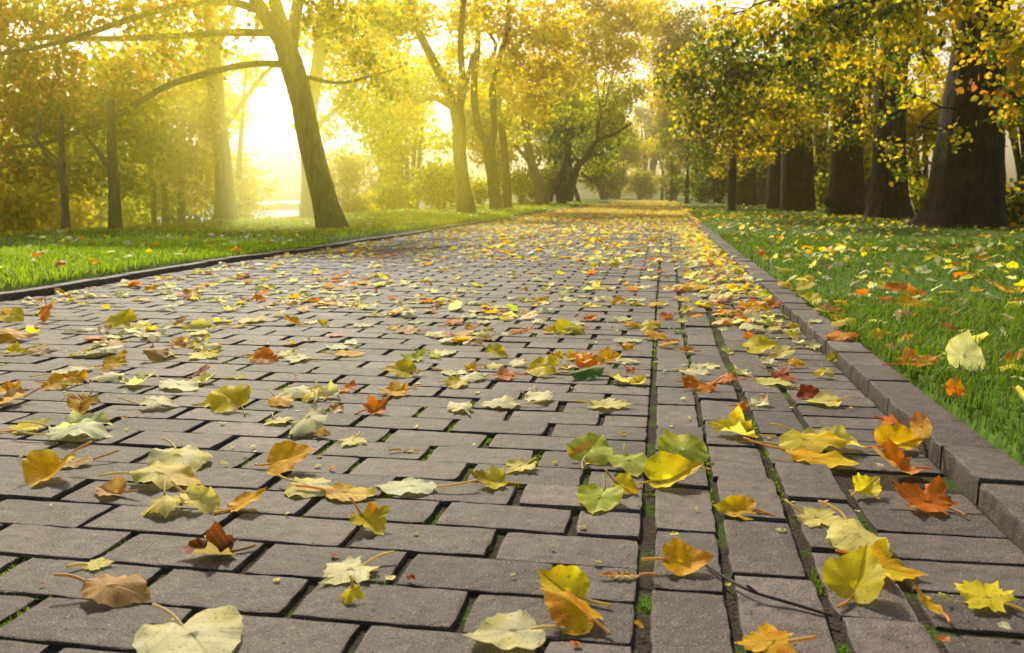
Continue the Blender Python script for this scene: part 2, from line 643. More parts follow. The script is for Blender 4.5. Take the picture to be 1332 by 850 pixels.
# kerbs: courses of stones standing a little above the path
for side in ('right', 'left'):
    G, T, E_ = Geo(), [], []
    y = 0.1
    while y < YEND:
        ln = 0.199 if side == 'right' else 0.33
        near = y < (5 if side == 'right' else 8)
        jx = rng.normal(0, 0.001)
        if side == 'right':
            paver(G, KERB_R + jx, KERB_R + 0.1 + jx, y, y + ln - 0.0015, 0.037 + rng.normal(0, 0.0015), near, rng.normal(0, 0.002), 0.1, 0.0035, T, E_)
        else:
            a = math.atan2(-float(wob(y + ln) - wob(y)), ln)
            xx = KERB_L + float(wob(y + ln / 2)) + jx
            paver(G, xx - 0.075, xx, y, y + ln - 0.002, 0.032 + rng.normal(0, 0.002), near, a, 0.1, 0.005, T, E_)
        y += ln
    me = G.mesh('kerb_' + side, M_PAVER, False)
    vfloat(me, np.concatenate(T), 'tone')
    vfloat(me, np.concatenate(E_) * 0.5, 'edge')
    link('kerb_' + side, me, kind='structure')


# ------------------------------------------------------------------ grass and moss
def blades(n, pos, height, width, cols, lean=0.45, seg=3):
    """n curved tapering blades as one mesh"""
    az = rng.uniform(0, 2 * PI, n)
    ln = np.abs(rng.normal(lean, 0.3, n))
    h = height
    wv = np.stack([-np.sin(az + rng.normal(0, 0.7, n)), np.cos(az), np.zeros(n)], -1)
    dv = np.stack([np.cos(az), np.sin(az), np.zeros(n)], -1)
    V = []
    for i in range(seg):
        t = i / seg
        c = pos + dv * (h * ln * t * t)[:, None]
        c = c + np.stack([0 * h, 0 * h, h * t * (1 - 0.25 * t * ln)], -1)
        ww = (width * (1 - 0.55 * t))[:, None]
        V += [c - wv * ww, c + wv * ww]
    tip = pos + dv * (h * ln)[:, None]
    tip = tip + np.stack([0 * h, 0 * h, h * (1 - 0.25 * ln)], -1)
    V.append(tip)
    k = 2 * seg + 1
    V = np.stack(V, 1).reshape(-1, 3)
    f = []
    for i in range(seg - 1):
        f += [2 * i, 2 * i + 1, 2 * i + 3, 2 * i + 2]
    f += [2 * seg - 2, 2 * seg - 1, 2 * seg]
    cn = [4] * (seg - 1) + [3]
    l = (np.arange(n)[:, None] * k + np.array(f)[None, :]).ravel()
    c = np.tile(cn, n)
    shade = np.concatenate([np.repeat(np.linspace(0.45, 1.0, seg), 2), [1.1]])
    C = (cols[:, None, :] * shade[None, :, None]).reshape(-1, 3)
    return V, l, c, C


def grass(n_r, n_l):
    def side(n, xa, xb, ya, yb, pw):
        y = ya + (yb - ya) * rng.random(n) ** pw
        x = xa + (xb - xa) * rng.random(n)
        return x, y
    X, Y = [], []
    for (n, xa, xb, ya, yb, pw) in n_r + n_l:
        x, y = side(n, xa, xb, ya, yb, pw)
        X.append(x)
        Y.append(y)
    x, y = np.concatenate(X), np.concatenate(Y)
    keep = ~((x < 0) & (x > KERB_L - 0.1 + wob(y)))
    x, y = x[keep], y[keep]
    n = len(x)
    pos = np.stack([x, y, lawn_z(x, y) - 0.004], -1)
    dist = np.hypot(x, y)
    patch = 0.5 + 0.5 * np.sin(x * 3.1 + 1.3 * np.sin(y * 2.3)) * np.sin(y * 2.7 + x)
    h = (0.026 + 0.026 * rng.random(n) + 0.02 * patch) * (1 + np.clip(dist - 6, 0, 20) * 0.012)
    wd = 0.0011 + 0.0004 * np.clip(dist - 1, 0, 20)
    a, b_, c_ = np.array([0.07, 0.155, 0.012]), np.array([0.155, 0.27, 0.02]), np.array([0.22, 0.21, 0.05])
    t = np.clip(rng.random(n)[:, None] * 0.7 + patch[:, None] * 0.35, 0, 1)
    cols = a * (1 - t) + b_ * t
    cols[x < 0] *= (3.4, 2.5, 1.3)  # left lawn: yellow backlit glow put into the blade colour
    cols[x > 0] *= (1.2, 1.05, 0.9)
    dry = rng.random(n) < 0.12
    cols[dry] = c_
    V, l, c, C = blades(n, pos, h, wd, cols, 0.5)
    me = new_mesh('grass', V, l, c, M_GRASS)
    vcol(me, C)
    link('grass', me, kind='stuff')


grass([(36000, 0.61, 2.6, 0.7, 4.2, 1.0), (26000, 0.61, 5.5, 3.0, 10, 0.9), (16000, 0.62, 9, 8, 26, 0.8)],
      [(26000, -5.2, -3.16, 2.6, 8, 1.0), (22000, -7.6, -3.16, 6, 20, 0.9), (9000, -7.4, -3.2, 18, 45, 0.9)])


def moss():
    P, H, W, C = [], [], [], []
    for (x, y, sx, sy) in JOINTS:
        if x > 0.3:
            continue
        d = math.hypot(x, y)
        if math.sin(x * 5.3 + 1.7 * math.sin(y * 3.1)) + math.sin(y * 4.7 + x * 2.0) + rnd.uniform(-0.9, 0.9) < 0.1:
            continue
        k = int(70 if d < 1.8 else 30)
        f = rnd.uniform(0.3, 1.0)
        ox = rnd.uniform(-0.5, 0.5) * sx * (1 - f)
        oy = rnd.uniform(-0.5, 0.5) * sy * (1 - f)
        for _ in range(k):
            P.append((x + ox + rnd.uniform(-1, 1) * sx * f, y + oy + rnd.uniform(-1, 1) * sy * f, -0.0085))
            H.append(rnd.uniform(0.004, 0.010))
            W.append(0.0016 if d < 1.8 else 0.0024)
            g = rnd.random()
            C.append((0.14 + 0.14 * g, 0.25 + 0.16 * g, 0.015))
    # little tufts of grass between the blocks
    for (px, py) in ((630, 722), (546, 690), (497, 775), (842, 668), (190, 690), (840, 800)):
        g0 = ground(px, py, -0.015)
        for _ in range(46):
            P.append((g0.x + rnd.gauss(0, 0.006), g0.y + rnd.gauss(0, 0.007), -0.016))
            H.append(rnd.uniform(0.012, 0.028))
            W.append(0.0009)
            g = rnd.random()
            C.append((0.09 + 0.08 * g, 0.2 + 0.12 * g, 0.02))
    V, l, c, C = blades(len(P), np.array(P), np.array(H), np.array(W), np.array(C), 0.6, 2)
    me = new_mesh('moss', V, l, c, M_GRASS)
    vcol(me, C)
    link('moss', me, kind='stuff')


moss()
# ------------------------------------------------------------------ fallen leaves
PAL = {k: hexlin(v) for k, v in dict(cream='#FBF2BC', lemon='#F8E22E', pale='#F8EA86', gold='#FAC01E', orange='#EC8420', russet='#B04A1C', brown='#7C4522',
                                     lime='#D0DA50', olive='#DEC934', green='#5E8A3C', tan='#D2A468', mint='#F0F0C2').items()}
HALF = {
    'heart': [(0.03, 0), (-0.03, 0.07), (-0.06, 0.2), (0.0, 0.34), (0.13, 0.44), (0.30, 0.47), (0.48, 0.42), (0.66, 0.30), (0.80, 0.17), (0.90, 0.07), (1.0, 0)],
    'oval': [(0, 0), (0.04, 0.12), (0.14, 0.23), (0.30, 0.31), (0.48, 0.33), (0.66, 0.29), (0.82, 0.19), (0.93, 0.08), (1.0, 0)],
    'strip': [(0, 0), (0.05, 0.05), (0.2, 0.10), (0.4, 0.12), (0.6, 0.11), (0.8, 0.07), (0.93, 0.03), (1.0, 0)],
    'maple': [(0, 0), (-0.05, 0.14), (-0.15, 0.27), (-0.02, 0.29), (-0.01, 0.40), (0.12, 0.36), (0.20, 0.50), (0.36, 0.62), (0.42, 0.49), (0.52, 0.44), (0.47, 0.30),
              (0.62, 0.33), (0.68, 0.22), (0.80, 0.19), (0.80, 0.10), (1.0, 0)],
}
ORIGIN = {'heart': 0.30, 'oval': 0.40, 'strip': 0.45, 'maple': 0.27}


def outline(kind, per, g, serr=1.0):
    h = np.array(HALF[kind], float)
    if kind != 'maple':
        h = catmull(h, 4)
    seg = np.linalg.norm(np.diff(h, axis=0), axis=1)
    s = np.concatenate([[0], np.cumsum(seg)])
    t = np.linspace(0, s[-1], per + 1)
    if kind == 'maple':                # keep the corners of the lobes
        key = s.copy()
        extra = (s[:-1] + s[1:]) / 2
        t = np.sort(np.concatenate([key, extra]))
    hx, hy = np.interp(t, s, h[:, 0]), np.interp(t, s, h[:, 1])
    up = np.stack([hx, hy], -1)
    dn = np.stack([hx, -hy * g.uniform(0.88, 1.1)], -1)[1:-1][::-1]
    o = np.vstack([up, dn])
    m = len(o)
    o += g.normal(0, 0.007, o.shape) * serr
    if kind in ('heart', 'oval'):
        c = np.array([ORIGIN[kind], 0])
        o = c + (o - c) * (1 + 0.016 * serr * np.where(np.arange(m) % 2 == 0, 1, -1))[:, None]
    return o


def leaf_shape(kind, L, pose, amt, g, rings=6, per=20, holes=False):
    """returns flat coords (n,2), curved coords (n,3) with the leaf lying along +x from its stalk end, ring count and the ring size"""
    o = outline(kind, per, g)
    m = len(o)
    c = np.array([ORIGIN[kind], 0.0])
    fl, rr = [], []
    for i in range(rings + 1):
        k = (i / rings) ** 0.85
        k = max(k, 0.02)
        fl.append(c + (o - c) * k)
        rr.append(np.full(m, k))
    fl, rr = np.concatenate(fl), np.concatenate(rr)
    if holes:
        for _ in range(2):
            a = g.integers(0, m)
            for j, dep in ((-1, .82), (0, 0.66), (1, 0.74), (2, .9)):
                q = (a + j) % m
                fl[rings * m + q] = c + (o[q] - c) * dep
    x, y = fl[:, 0] - c[0], fl[:, 1]
    z = np.zeros(len(x))
    kx, ky, fold = {'flat': (0.15, 0.12, 0.03), 'cup': (0.6, 0.9, 0.1), 'dome': (-0.7, -0.9, -0.05), 'fold': (0.5, 0.3, 0.75), 'roll': (0.2, 3.4, 0.0),
                    'tent': (-0.3, -0.4, -0.55), 'curl': (1.9, 0.6, 0.25), 'arch': (-1.4, -0.2, -0.05), 'stand': (-0.5, 0.25, 0.1), 'twist': (0.5, 0.6, 0.1)}[pose]
    amt *= 0.68
    kx, ky, fold = kx * amt + g.normal(0, 0.12), ky * amt + g.normal(0, 0.15), fold * amt
    z += fold * np.abs(y)
    y2 = y * math.cos(math.atan(abs(fold)))
    if abs(ky) > 0.02:
        y3 = np.sin(ky * y2 * 1.2) / (ky * 1.2)
        z += (1 - np.cos(ky * y2 * 1.2)) / (ky * 1.2)
        y2 = y3
    if pose == 'twist':
        a = x * 1.5 * amt
        y2, z = y2 * np.cos(a) - z * np.sin(a), y2 * np.sin(a) + z * np.cos(a)
    if abs(kx) > 0.02:
        R_ = 1 / kx
        x2 = np.sin(kx * x) * (R_ - z)
        z = R_ - np.cos(kx * x) * (R_ - z)
    else:
        x2 = x
    ph = g.uniform(0, 6.28, 5)
    wav = 0.026 * np.sin(6 * x + ph[0]) * np.sin(5 * y + ph[1]) + 0.03 * rr ** 3 * np.sin(np.arctan2(y, x) * g.integers(3, 6) + ph[2]) + 0.022 * rr ** 4 * np.sin(np.arctan2(y, x) * 9 + ph[3])
    z = z + wav * (1.3 if pose != 'flat' else 0.9)
    return fl, np.stack([x2 + c[0], y2, z], -1) * L, rings, m, rr


def leaf_colours(base, second, fl, rr, g, mode=None):
    a, b = PAL[base], PAL[second]
    x, y = fl[:, 0], fl[:, 1]
    ph = g.uniform(0, 6.28, 4)
    n = 0.5 + 0.5 * np.sin(5 * x + ph[0] + 2 * np.sin(4 * y + ph[1])) * np.sin(6 * y + ph[2] + 1.5 * x)
    edge = np.clip((rr - 0.72) * 2.6, 0, 1) * n
    blot = np.clip((n - 0.62) * 2.0, 0, 0.8)
    mode = mode or g.choice(['edge', 'blot', 'tip'])
    if mode == 'edge':
        k = edge
    elif mode == 'blot':
        k = blot
    else:
        k = np.clip((x - 0.45 + 0.25 * n) * 1.5, 0, 1) * 0.8
    k = k[:, None]
    c = a * (1 - k) + b * k
    return c * g.uniform(0.88, 1.06)


def rot(ax, deg):
    a = math.radians(deg)
    c, s = math.cos(a), math.sin(a)
    return np.array({'x': [[1, 0, 0], [0, c, -s], [0, s, c]], 'y': [[c, 0, s], [0, 1, 0], [-s, 0, c]], 'z': [[c, -s, 0], [s, c, 0], [0, 0, 1]]}[ax])


SURF_TOP = 0.0025


def surf(x, y):
    if x > KERB_R + 0.1:
        return float(lawn_z(x, y)) + 0.016
    if x > KERB_R - 0.004:
        return 0.041
    if x < KERB_L - 0.1:
        return float(lawn_z(x, y)) + 0.035
    if x < KERB_L + float(wob(y)):
        return 0.036
    return SURF_TOP


LEAVES = []


def make_leaf(x, y, z, width, kind, base, second, pose, stem_deg, amt=1.0, tilt=0.0, tilt_to=None, seed=0, label=None, mode=None, stem=True, holes=False, near=True):
    """stem_deg: where the stalk points on the ground (0 = towards the right kerb, 90 = away along the path).
    tilt: the blade is raised by so many degrees on the side opposite to tilt_to (default: its own stalk side stays down)"""
    g = np.random.default_rng(seed)
    if base in ('cream', 'mint', 'pale') and tilt < 20:
        tilt *= 0.45
    tilt = tilt if tilt < 20 or tilt > 58 else 20 + (tilt - 20) * 0.42
    Lr = width / {'heart': 0.97, 'oval': 0.9, 'strip': 0.95, 'maple': 1.25}[kind]
    fl, P, rings, m, rr = leaf_shape(kind, Lr, pose, amt, g, 6 if near else 4, 20 if near else 14, holes)
    cols = leaf_colours(base, second, fl, rr, g, mode)
    # stalk in leaf space
    sl_ = Lr * g.uniform(0.35, 0.6)
    p0 = P[rings * m].copy() if kind != 'heart' else P[(rings - 1) * m].copy()
    bend = g.uniform(-0.5, 0.5)
    rise = g.uniform(-0.1, 0.55)
    t = np.linspace(0, 1, 5)
    S = p0 + np.stack([-sl_ * t, bend * sl_ * t * t, rise * sl_ * t * (1.0 - 0.5 * t)], -1)
    S[0] += (0.012 * Lr, 0, 0.0)
    M = rot('z', stem_deg + 180)
    if tilt:
        M = rot('y', -tilt) if tilt_to is None else np.eye(3)
        M = rot('z', stem_deg + 180) @ M
        if tilt_to is not None:
            M = rot('z', tilt_to) @ rot('y', tilt) @ rot('z', -tilt_to) @ rot('z', stem_deg + 180)
    cen = P.mean(0)
    P = (P - cen) @ M.T
    S = (S - cen) @ M.T
    zmin = np.quantile(P[:, 2], 0.02)
    P[:, 2] -= zmin
    S[:, 2] -= zmin
    P[:, 2] = np.where(P[:, 2] < 0, P[:, 2] * 0.15, P[:, 2])
    S[:, 2] = np.maximum(S[:, 2], 0.0012)
    if tilt > 25:                       # a raised leaf stands on its lower edge
        lo = P[:, 2] < 0.15 * P[:, 2].max()
        sh = np.append(P[lo][:, :2].mean(0), 0) * 0.6
        P = P - sh
        S = S - sh
    l, c = grid_faces(rings + 1, m)
    l = np.concatenate([l, np.arange(m)])
    c = np.concatenate([c, [m]])
    me = new_mesh('fallen_leaf', P, l, c, M_LEAF, True)
    vcol(me, cols)
    uv = me.uv_layers.new(name='leaf')
    li = np.empty(len(me.loops), dtype=np.int32)
    me.loops.foreach_get('vertex_index', li)
    uv.data.foreach_set('uv', fl[li].astype(np.float32).ravel())
    o = link('fallen_leaf', me, loc=(x, y, z))
    tag(o, label or 'leaf', 'fallen leaf', 'autumn leaves fallen on the path and lawn')
    if stem:
        G = Geo()
        r0 = 0.0005 + 0.0033 * Lr
        tube(G, S, np.linspace(r0 * 1.15, r0 * 0.9, 5), 6, 3)
        sm = G.mesh('stem', M_LITTER, True)
        sc_ = (PAL[base] * 0.4 + 0.06 + (PAL['tan'] if g.random() < 0.75 else PAL['orange'] * 0.8 + 0.1) * 0.45)
        vcol(sm, np.tile(sc_, (len(sm.vertices), 1)))
        link('stem', sm, parent=o)
    LEAVES.append((o, x, y, width, kind, base))
    return o


# x, y in the photograph of the point where the leaf rests, its width there, kind, colours, pose, stalk direction, tilt, label
# front rows: every leaf described
KEY = [
 (250, 834, 150, 'heart', 'cream', 'pale', 'flat', 140, 6, 'largest pale cream heart-shaped leaf with two thin stalks, lying flat at the lower left', 'largest cream leaf'),
 (148, 776, 84, 'oval', 'tan', 'pale', 'dome', 175, 10, 'pale tan domed leaf alone on the pavers behind the largest cream leaf', 'domed tan leaf'),
 (278, 720, 84, 'maple', 'brown', 'russet', 'roll', 20, 10, 'crumpled red-brown leaf, the only dark one among the pale leaves at the front left', 'crumpled red-brown leaf'),
 (455, 745, 96, 'maple', 'cream', 'pale', 'flat', 60, 6, 'ragged cream maple leaf with two stalks pointing away, front centre left', 'ragged cream maple leaf'),
 (452, 782, 42, 'maple', 'lemon', 'gold', 'tent', 90, 40, 'small folded yellow leaf tucked against the ragged cream maple leaf', 'small folded yellow leaf'),
 (126, 735, 42, 'maple', 'pale', 'lime', 'flat', 200, 4, 'small pale green-yellow maple leaf beside a short red stalk', 'small pale maple leaf'),
 (664, 826, 98, 'heart', 'cream', 'pale', 'flat', 30, 8, 'wide cream leaf with a toothed edge at the front beside the long joint', 'wide cream toothed leaf'),
 (738, 775, 78, 'heart', 'lemon', 'gold', 'fold', -35, 38, 'folded golden-yellow leaf tipped up with its pointed corner in the air', 'tipped golden leaf'),
 (748, 808, 84, 'heart', 'gold', 'orange', 'tent', -25, 18, 'golden leaf with an orange blotch just in front of the tipped golden leaf', 'golden blotched leaf'),
 (886, 738, 68, 'heart', 'gold', 'orange', 'curl', 185, 26, 'curled deep gold leaf alone on the smooth paver column, stalk to the left', 'curled deep gold leaf'),
 (805, 750, 56, 'strip', 'tan', 'orange', 'roll', 10, 0, 'thin rolled tan leaf touching the stalk of the curled deep gold leaf', 'thin rolled tan leaf'),
 (1112, 774, 88, 'heart', 'olive', 'lemon', 'fold', 245, 42, 'big yellow-green folded leaf standing like a fan with its stalk towards the front', 'fan-like folded leaf'),
 (1145, 742, 100, 'maple', 'gold', 'lemon', 'cup', 170, 12, 'long golden jagged leaf behind the fan-like folded leaf', 'long golden jagged leaf'),
 (1115, 709, 98, 'oval', 'pale', 'lime', 'dome', 95, 8, 'smooth pale lime oval leaf with a raised stalk on the right pavers', 'smooth pale lime oval leaf'),
 (1065, 676, 76, 'maple', 'pale', 'brown', 'flat', 150, 10, 'pale yellow leaf with a brown stain along its midrib', 'brown-stained pale leaf'),
 (962, 668, 52, 'heart', 'gold', 'lemon', 'cup', 0, 30, 'small cupped bright gold leaf with its stalk to the right, on the middle paver column', 'cupped bright gold leaf'),
 (1002, 842, 84, 'maple', 'gold', 'orange', 'flat', 0, 12, 'golden pointed leaf cut off by the bottom edge of the photo', 'golden leaf at the bottom edge'),
 (1282, 780, 80, 'maple', 'lemon', 'olive', 'flat', -40, 8, 'yellow leaf with bitten holes lying alone near the kerb corner', 'bitten yellow leaf'),
 (1205, 788, 50, 'strip', 'gold', 'orange', 'twist', -60, 20, 'narrow twisted orange-gold leaf strip near the fan-like folded leaf', 'twisted orange strip'),
 (1205, 656, 96, 'maple', 'orange', 'russet', 'cup', -35, 18, 'orange-brown ragged leaf close to the kerb foot with a thin stalk', 'ragged orange leaf'),
 (1165, 610, 94, 'maple', 'orange', 'tan', 'curl', 10, 22, 'crinkled orange-brown leaf with a rolled salmon edge near the kerb', 'crinkled orange leaf'),
 (1125, 640, 46, 'heart', 'lemon', 'olive', 'fold', 230, 45, 'small yellow leaf folded upright beside the ragged orange leaf', 'small upright folded leaf'),
 (1166, 582, 62, 'heart', 'gold', 'lemon', 'fold', 200, 35, 'golden folded leaf behind the crinkled orange leaf', 'golden folded leaf'),
 (1198, 570, 34, 'oval', 'tan', 'orange', 'stand', 270, 75, 'golden-brown leaf standing on edge against the kerb face', 'leaf standing against the kerb'),
 (1160, 549, 40, 'maple', 'orange', 'gold', 'flat', 160, 8, 'small orange leaf lying behind the golden folded leaf by the kerb', 'small orange kerb leaf'),
 (1052, 584, 82, 'oval', 'olive', 'gold', 'dome', 170, 16, 'olive-gold domed leaf on top of a cluster of three yellow leaves', 'olive-gold domed leaf'),
 (1075, 577, 80, 'oval', 'pale', 'lemon', 'roll', 150, 12, 'rolled pale yellow leaf leaning over the olive-gold domed leaf', 'rolled pale yellow leaf'),
 (1062, 600, 88, 'oval', 'gold', 'lemon', 'flat', 165, 5, 'flat golden oval leaf underneath the olive-gold domed leaf', 'flat golden oval leaf'),
 (958, 566, 98, 'maple', 'lemon', 'brown', 'roll', 0, 14, 'long rolled yellow leaf with dark brown spots near its left end', 'spotted rolled yellow leaf'),
 (890, 602, 72, 'heart', 'lime', 'lemon', 'stand', -60, 42, 'large smooth lime-green leaf tipped up beside the long joint', 'large lime leaf'),
 (866, 628, 76, 'heart', 'lemon', 'gold', 'fold', 200, 36, 'bright yellow leaf with an orange top in front of the large lime leaf', 'bright yellow orange-topped leaf'),
 (818, 609, 58, 'heart', 'lime', 'pale', 'flat', 110, 10, 'pale lime leaf lying flat left of the bright yellow orange-topped leaf', 'flat pale lime leaf'),
 (768, 600, 64, 'heart', 'lime', 'orange', 'stand', 250, 40, 'yellow-green leaf with an orange-red rim tipped up on the pavers', 'lime leaf with orange rim'),
 (780, 655, 66, 'heart', 'lime', 'lemon', 'cup', 80, 16, 'heart-shaped yellow-green leaf with its stalk pointing straight up', 'heart-shaped green-yellow leaf'),
 (818, 643, 40, 'heart', 'olive', 'gold', 'fold', 150, 42, 'small olive leaf folded shut between two larger yellow leaves', 'small olive folded leaf'),
 (640, 629, 68, 'maple', 'olive', 'brown', 'curl', 10, 14, 'olive leaf with brown spots and a stalk to the right', 'spotted olive leaf'),
 (677, 609, 58, 'maple', 'pale', 'lemon', 'cup', 60, 16, 'pale yellow jagged leaf resting against the spotted olive leaf', 'pale jagged leaf'),
 (532, 636, 78, 'oval', 'mint', 'cream', 'flat', 0, 10, 'pale grey-green smooth leaf with its stalk to the right, alone in the centre', 'pale grey-green leaf'),
 (480, 686, 74, 'maple', 'olive', 'orange', 'fold', 140, 26, 'yellow-olive crumpled leaf with a small orange tip, centre left', 'yellow-olive crumpled leaf'),
 (453, 644, 66, 'oval', 'gold', 'lemon', 'flat', 180, 8, 'flat golden oval leaf right of the cream leaf with a left stalk', 'flat golden leaf'),
 (402, 638, 66, 'heart', 'pale', 'cream', 'dome', 170, 12, 'creamy yellow leaf with a toothed edge and stalk pointing left', 'creamy toothed leaf'),
 (362, 613, 66, 'heart', 'gold', 'orange', 'stand', 200, 48, 'upright orange-gold rounded leaf with dark specks and a yellow base', 'upright orange-gold leaf'),
 (235, 604, 92, 'heart', 'pale', 'cream', 'dome', 130, 14, 'broad pale yellow leaf with a long stalk lying across it', 'broad pale yellow leaf'),
 (213, 627, 92, 'oval', 'pale', 'gold', 'arch', 180, 14, 'arched pale gold leaf in front of the broad pale yellow leaf', 'arched pale gold leaf'),
 (147, 642, 44, 'heart', 'tan', 'orange', 'fold', -10, 34, 'small tan shell-like leaf with an orange underside', 'small tan shell leaf'),
 (215, 665, 74, 'maple', 'pale', 'gold', 'tent', 120, 14, 'creamy gold jagged leaf with its stalk to the front left', 'creamy gold jagged leaf'),
 (268, 664, 60, 'oval', 'pale', 'gold', 'roll', 160, 34, 'rolled creamy yellow leaf standing like a tube', 'rolled creamy leaf'),
 (318, 661, 50, 'heart', 'gold', 'tan', 'cup', 220, 24, 'light orange cupped leaf right of the rolled creamy leaf', 'light orange cupped leaf'),
 (66, 622, 68, 'heart', 'gold', 'pale', 'fold', 90, 24, 'golden folded leaf with a paler rim at the left edge area', 'golden folded left leaf'),
 (97, 604, 44, 'oval', 'tan', 'cream', 'flat', 30, 6, 'flat cream-tan oval leaf behind the golden folded left leaf', 'flat cream-tan leaf'),
 (293, 534, 60, 'heart', 'lemon', 'gold', 'stand', -30, 50, 'largest bright yellow leaf standing up on the left half of the path', 'tall bright yellow leaf'),
 (272, 528, 32, 'heart', 'lemon', 'lime', 'stand', 190, 34, 'small lime-yellow leaf leaning on the tall bright yellow leaf', 'small leaning lime leaf'),
 (35, 558, 56, 'maple', 'lemon', 'pale', 'flat', 230, 8, 'yellow leaf strip at the far left edge beside two grey-green leaves', 'yellow left edge leaf'),
 (102, 558, 80, 'oval', 'mint', 'lime', 'roll', 195, 12, 'long rolled grey-green leaf with a yellow-green tip, left', 'rolled grey-green leaf'),
 (100, 570, 74, 'oval', 'mint', 'cream', 'arch', 200, 14, 'arched grey-green leaf in front of the rolled grey-green leaf', 'arched grey-green leaf'),
 (205, 529, 48, 'oval', 'cream', 'mint', 'arch', 190, 12, 'pale cream arched leaf alone between the yellow and tan leaves', 'pale arched leaf'),
 (362, 549, 42, 'maple', 'pale', 'tan', 'flat', 140, 6, 'small pale buff jagged leaf left of centre', 'pale buff leaf'),
 (400, 559, 74, 'oval', 'cream', 'brown', 'tent', 90, 22, 'tan and cream leaf folded like a roof with a brown edge', 'roof-like cream leaf'),
 (458, 576, 50, 'maple', 'pale', 'cream', 'dome', 80, 12, 'pale yellow maple leaf with clear pointed lobes, centre left', 'lobed pale maple leaf'),
 (535, 588, 30, 'strip', 'tan', 'cream', 'twist', 180, 4, 'tiny tan leaf sliver lying alone on a paver', 'tiny tan sliver'),
 (488, 536, 48, 'maple', 'orange', 'russet', 'curl', 220, 38, 'red-orange maple leaf standing up in the centre left', 'red-orange maple leaf'),
 (515, 512, 50, 'maple', 'gold', 'orange', 'cup', 20, 16, 'orange-yellow maple leaf behind the red-orange maple leaf', 'orange-yellow maple leaf'),
 (527, 489, 44, 'heart', 'olive', 'gold', 'stand', 0, 32, 'rounded olive-gold leaf tipped up in the middle of the path', 'rounded olive-gold leaf'),
 (594, 501, 42, 'oval', 'olive', 'pale', 'cup', 100, 10, 'oval olive-yellow leaf in front of a cream leaf', 'oval olive-yellow leaf'),
 (701, 487, 48, 'heart', 'lemon', 'gold', 'stand', -10, 50, 'big bright yellow leaf standing up in the middle of the path', 'big bright yellow leaf'),
 (658, 491, 44, 'maple', 'orange', 'cream', 'cup', 20, 12, 'red and cream jagged leaf left of the big bright yellow leaf', 'red and cream leaf'),
 (762, 491, 52, 'oval', 'green', 'mint', 'tent', 215, 14, 'dull green leaf, the only green one in the middle of the path', 'dull green leaf'),
 (790, 470, 46, 'maple', 'gold', 'orange', 'curl', 190, 34, 'golden-orange maple leaf with raised points, right of centre', 'golden-orange maple leaf'),
 (701, 519, 52, 'oval', 'cream', 'mint', 'dome', 110, 12, 'cream domed leaf with its thin stalk sticking up', 'cream domed leaf'),
 (654, 528, 52, 'oval', 'cream', 'pale', 'arch', 5, 12, 'smooth cream arched leaf left of the cream domed leaf', 'smooth cream arched leaf'),
 (788, 528, 90, 'maple', 'pale', 'cream', 'flat', 180, 6, 'long ragged pale leaf lying across two pavers left of the long joint', 'long ragged pale leaf'),
 (734, 433, 40, 'heart', 'olive', 'lime', 'fold', 210, 36, 'olive-yellow folded leaf, one of a row of three tipped leaves', 'olive folded leaf'),
 (1052, 518, 32, 'heart', 'russet', 'brown', 'stand', 160, 44, 'dark red-brown heart leaf beside the kerbside heap', 'dark red-brown heart leaf'),
 (1012, 492, 48, 'maple', 'russet', 'orange', 'twist', 150, 14, 'crumpled dark russet maple leaf in the kerbside heap', 'dark russet maple leaf'),
 (1075, 524, 44, 'heart', 'pale', 'gold', 'cup', 0, 14, 'pale yellow leaf right of the dark red-brown heart leaf', 'pale kerbside leaf'),
 (982, 458, 44, 'heart', 'lemon', 'olive', 'stand', 190, 34, 'large bright yellow fan leaf near the kerb', 'bright yellow fan leaf'),
 (1013, 465, 32, 'heart', 'pale', 'gold', 'stand', 20, 32, 'pale gold fluted leaf beside the bright yellow fan leaf', 'pale gold fluted leaf'),
 (900, 505, 30, 'heart', 'orange', 'gold', 'stand', 190, 46, 'rounded orange leaf tipped up at the joint of the smooth columns', 'rounded orange leaf'),
 (942, 499, 36, 'oval', 'orange', 'russet', 'arch', -20, 16, 'arched rusty orange leaf on the middle paver column', 'arched rusty leaf'),
 (1098, 441, 46, 'oval', 'orange', 'gold', 'dome', 10, 8, 'orange leaf lying on top of the kerb stones', 'orange leaf on the kerb'),
 (1258, 482, 54, 'heart', 'cream', 'pale', 'cup', 265, 59, 'large pale cream leaf standing upright in the grass by the kerb', 'large cream leaf in the grass'),
 (1243, 516, 27, 'heart', 'orange', 'gold', 'stand', 260, 62, 'small orange leaf upright in the grass in front of the large cream leaf', 'small orange leaf in the grass'),
 (1190, 474, 60, 'maple', 'orange', 'gold', 'cup', 190, 14, 'orange and yellow leaf lying over the grass side edge of the kerb', 'orange leaf at the kerb edge'),
 (1143, 440, 26, 'oval', 'gold', 'tan', 'stand', 200, 50, 'golden leaf curled up where grass meets kerb', 'golden grass-edge leaf'),
 (1188, 404, 40, 'heart', 'gold', 'lemon', 'stand', 180, 34, 'wide yellow leaf lying on the lawn behind the kerb', 'wide yellow lawn leaf'),
 (58, 418, 25, 'heart', 'orange', 'tan', 'stand', 90, 60, 'orange-salmon round leaf standing up near the left kerb', 'orange left kerb leaf'),
 (155, 425, 38, 'heart', 'lemon', 'gold', 'stand', 0, 46, 'bright yellow domed leaf near the left kerb', 'bright yellow left kerb leaf'),
 (347, 471, 34, 'heart', 'orange', 'tan', 'stand', 180, 40, 'salmon orange leaf tipped up between a lemon and a cream leaf', 'salmon leaf'),
]
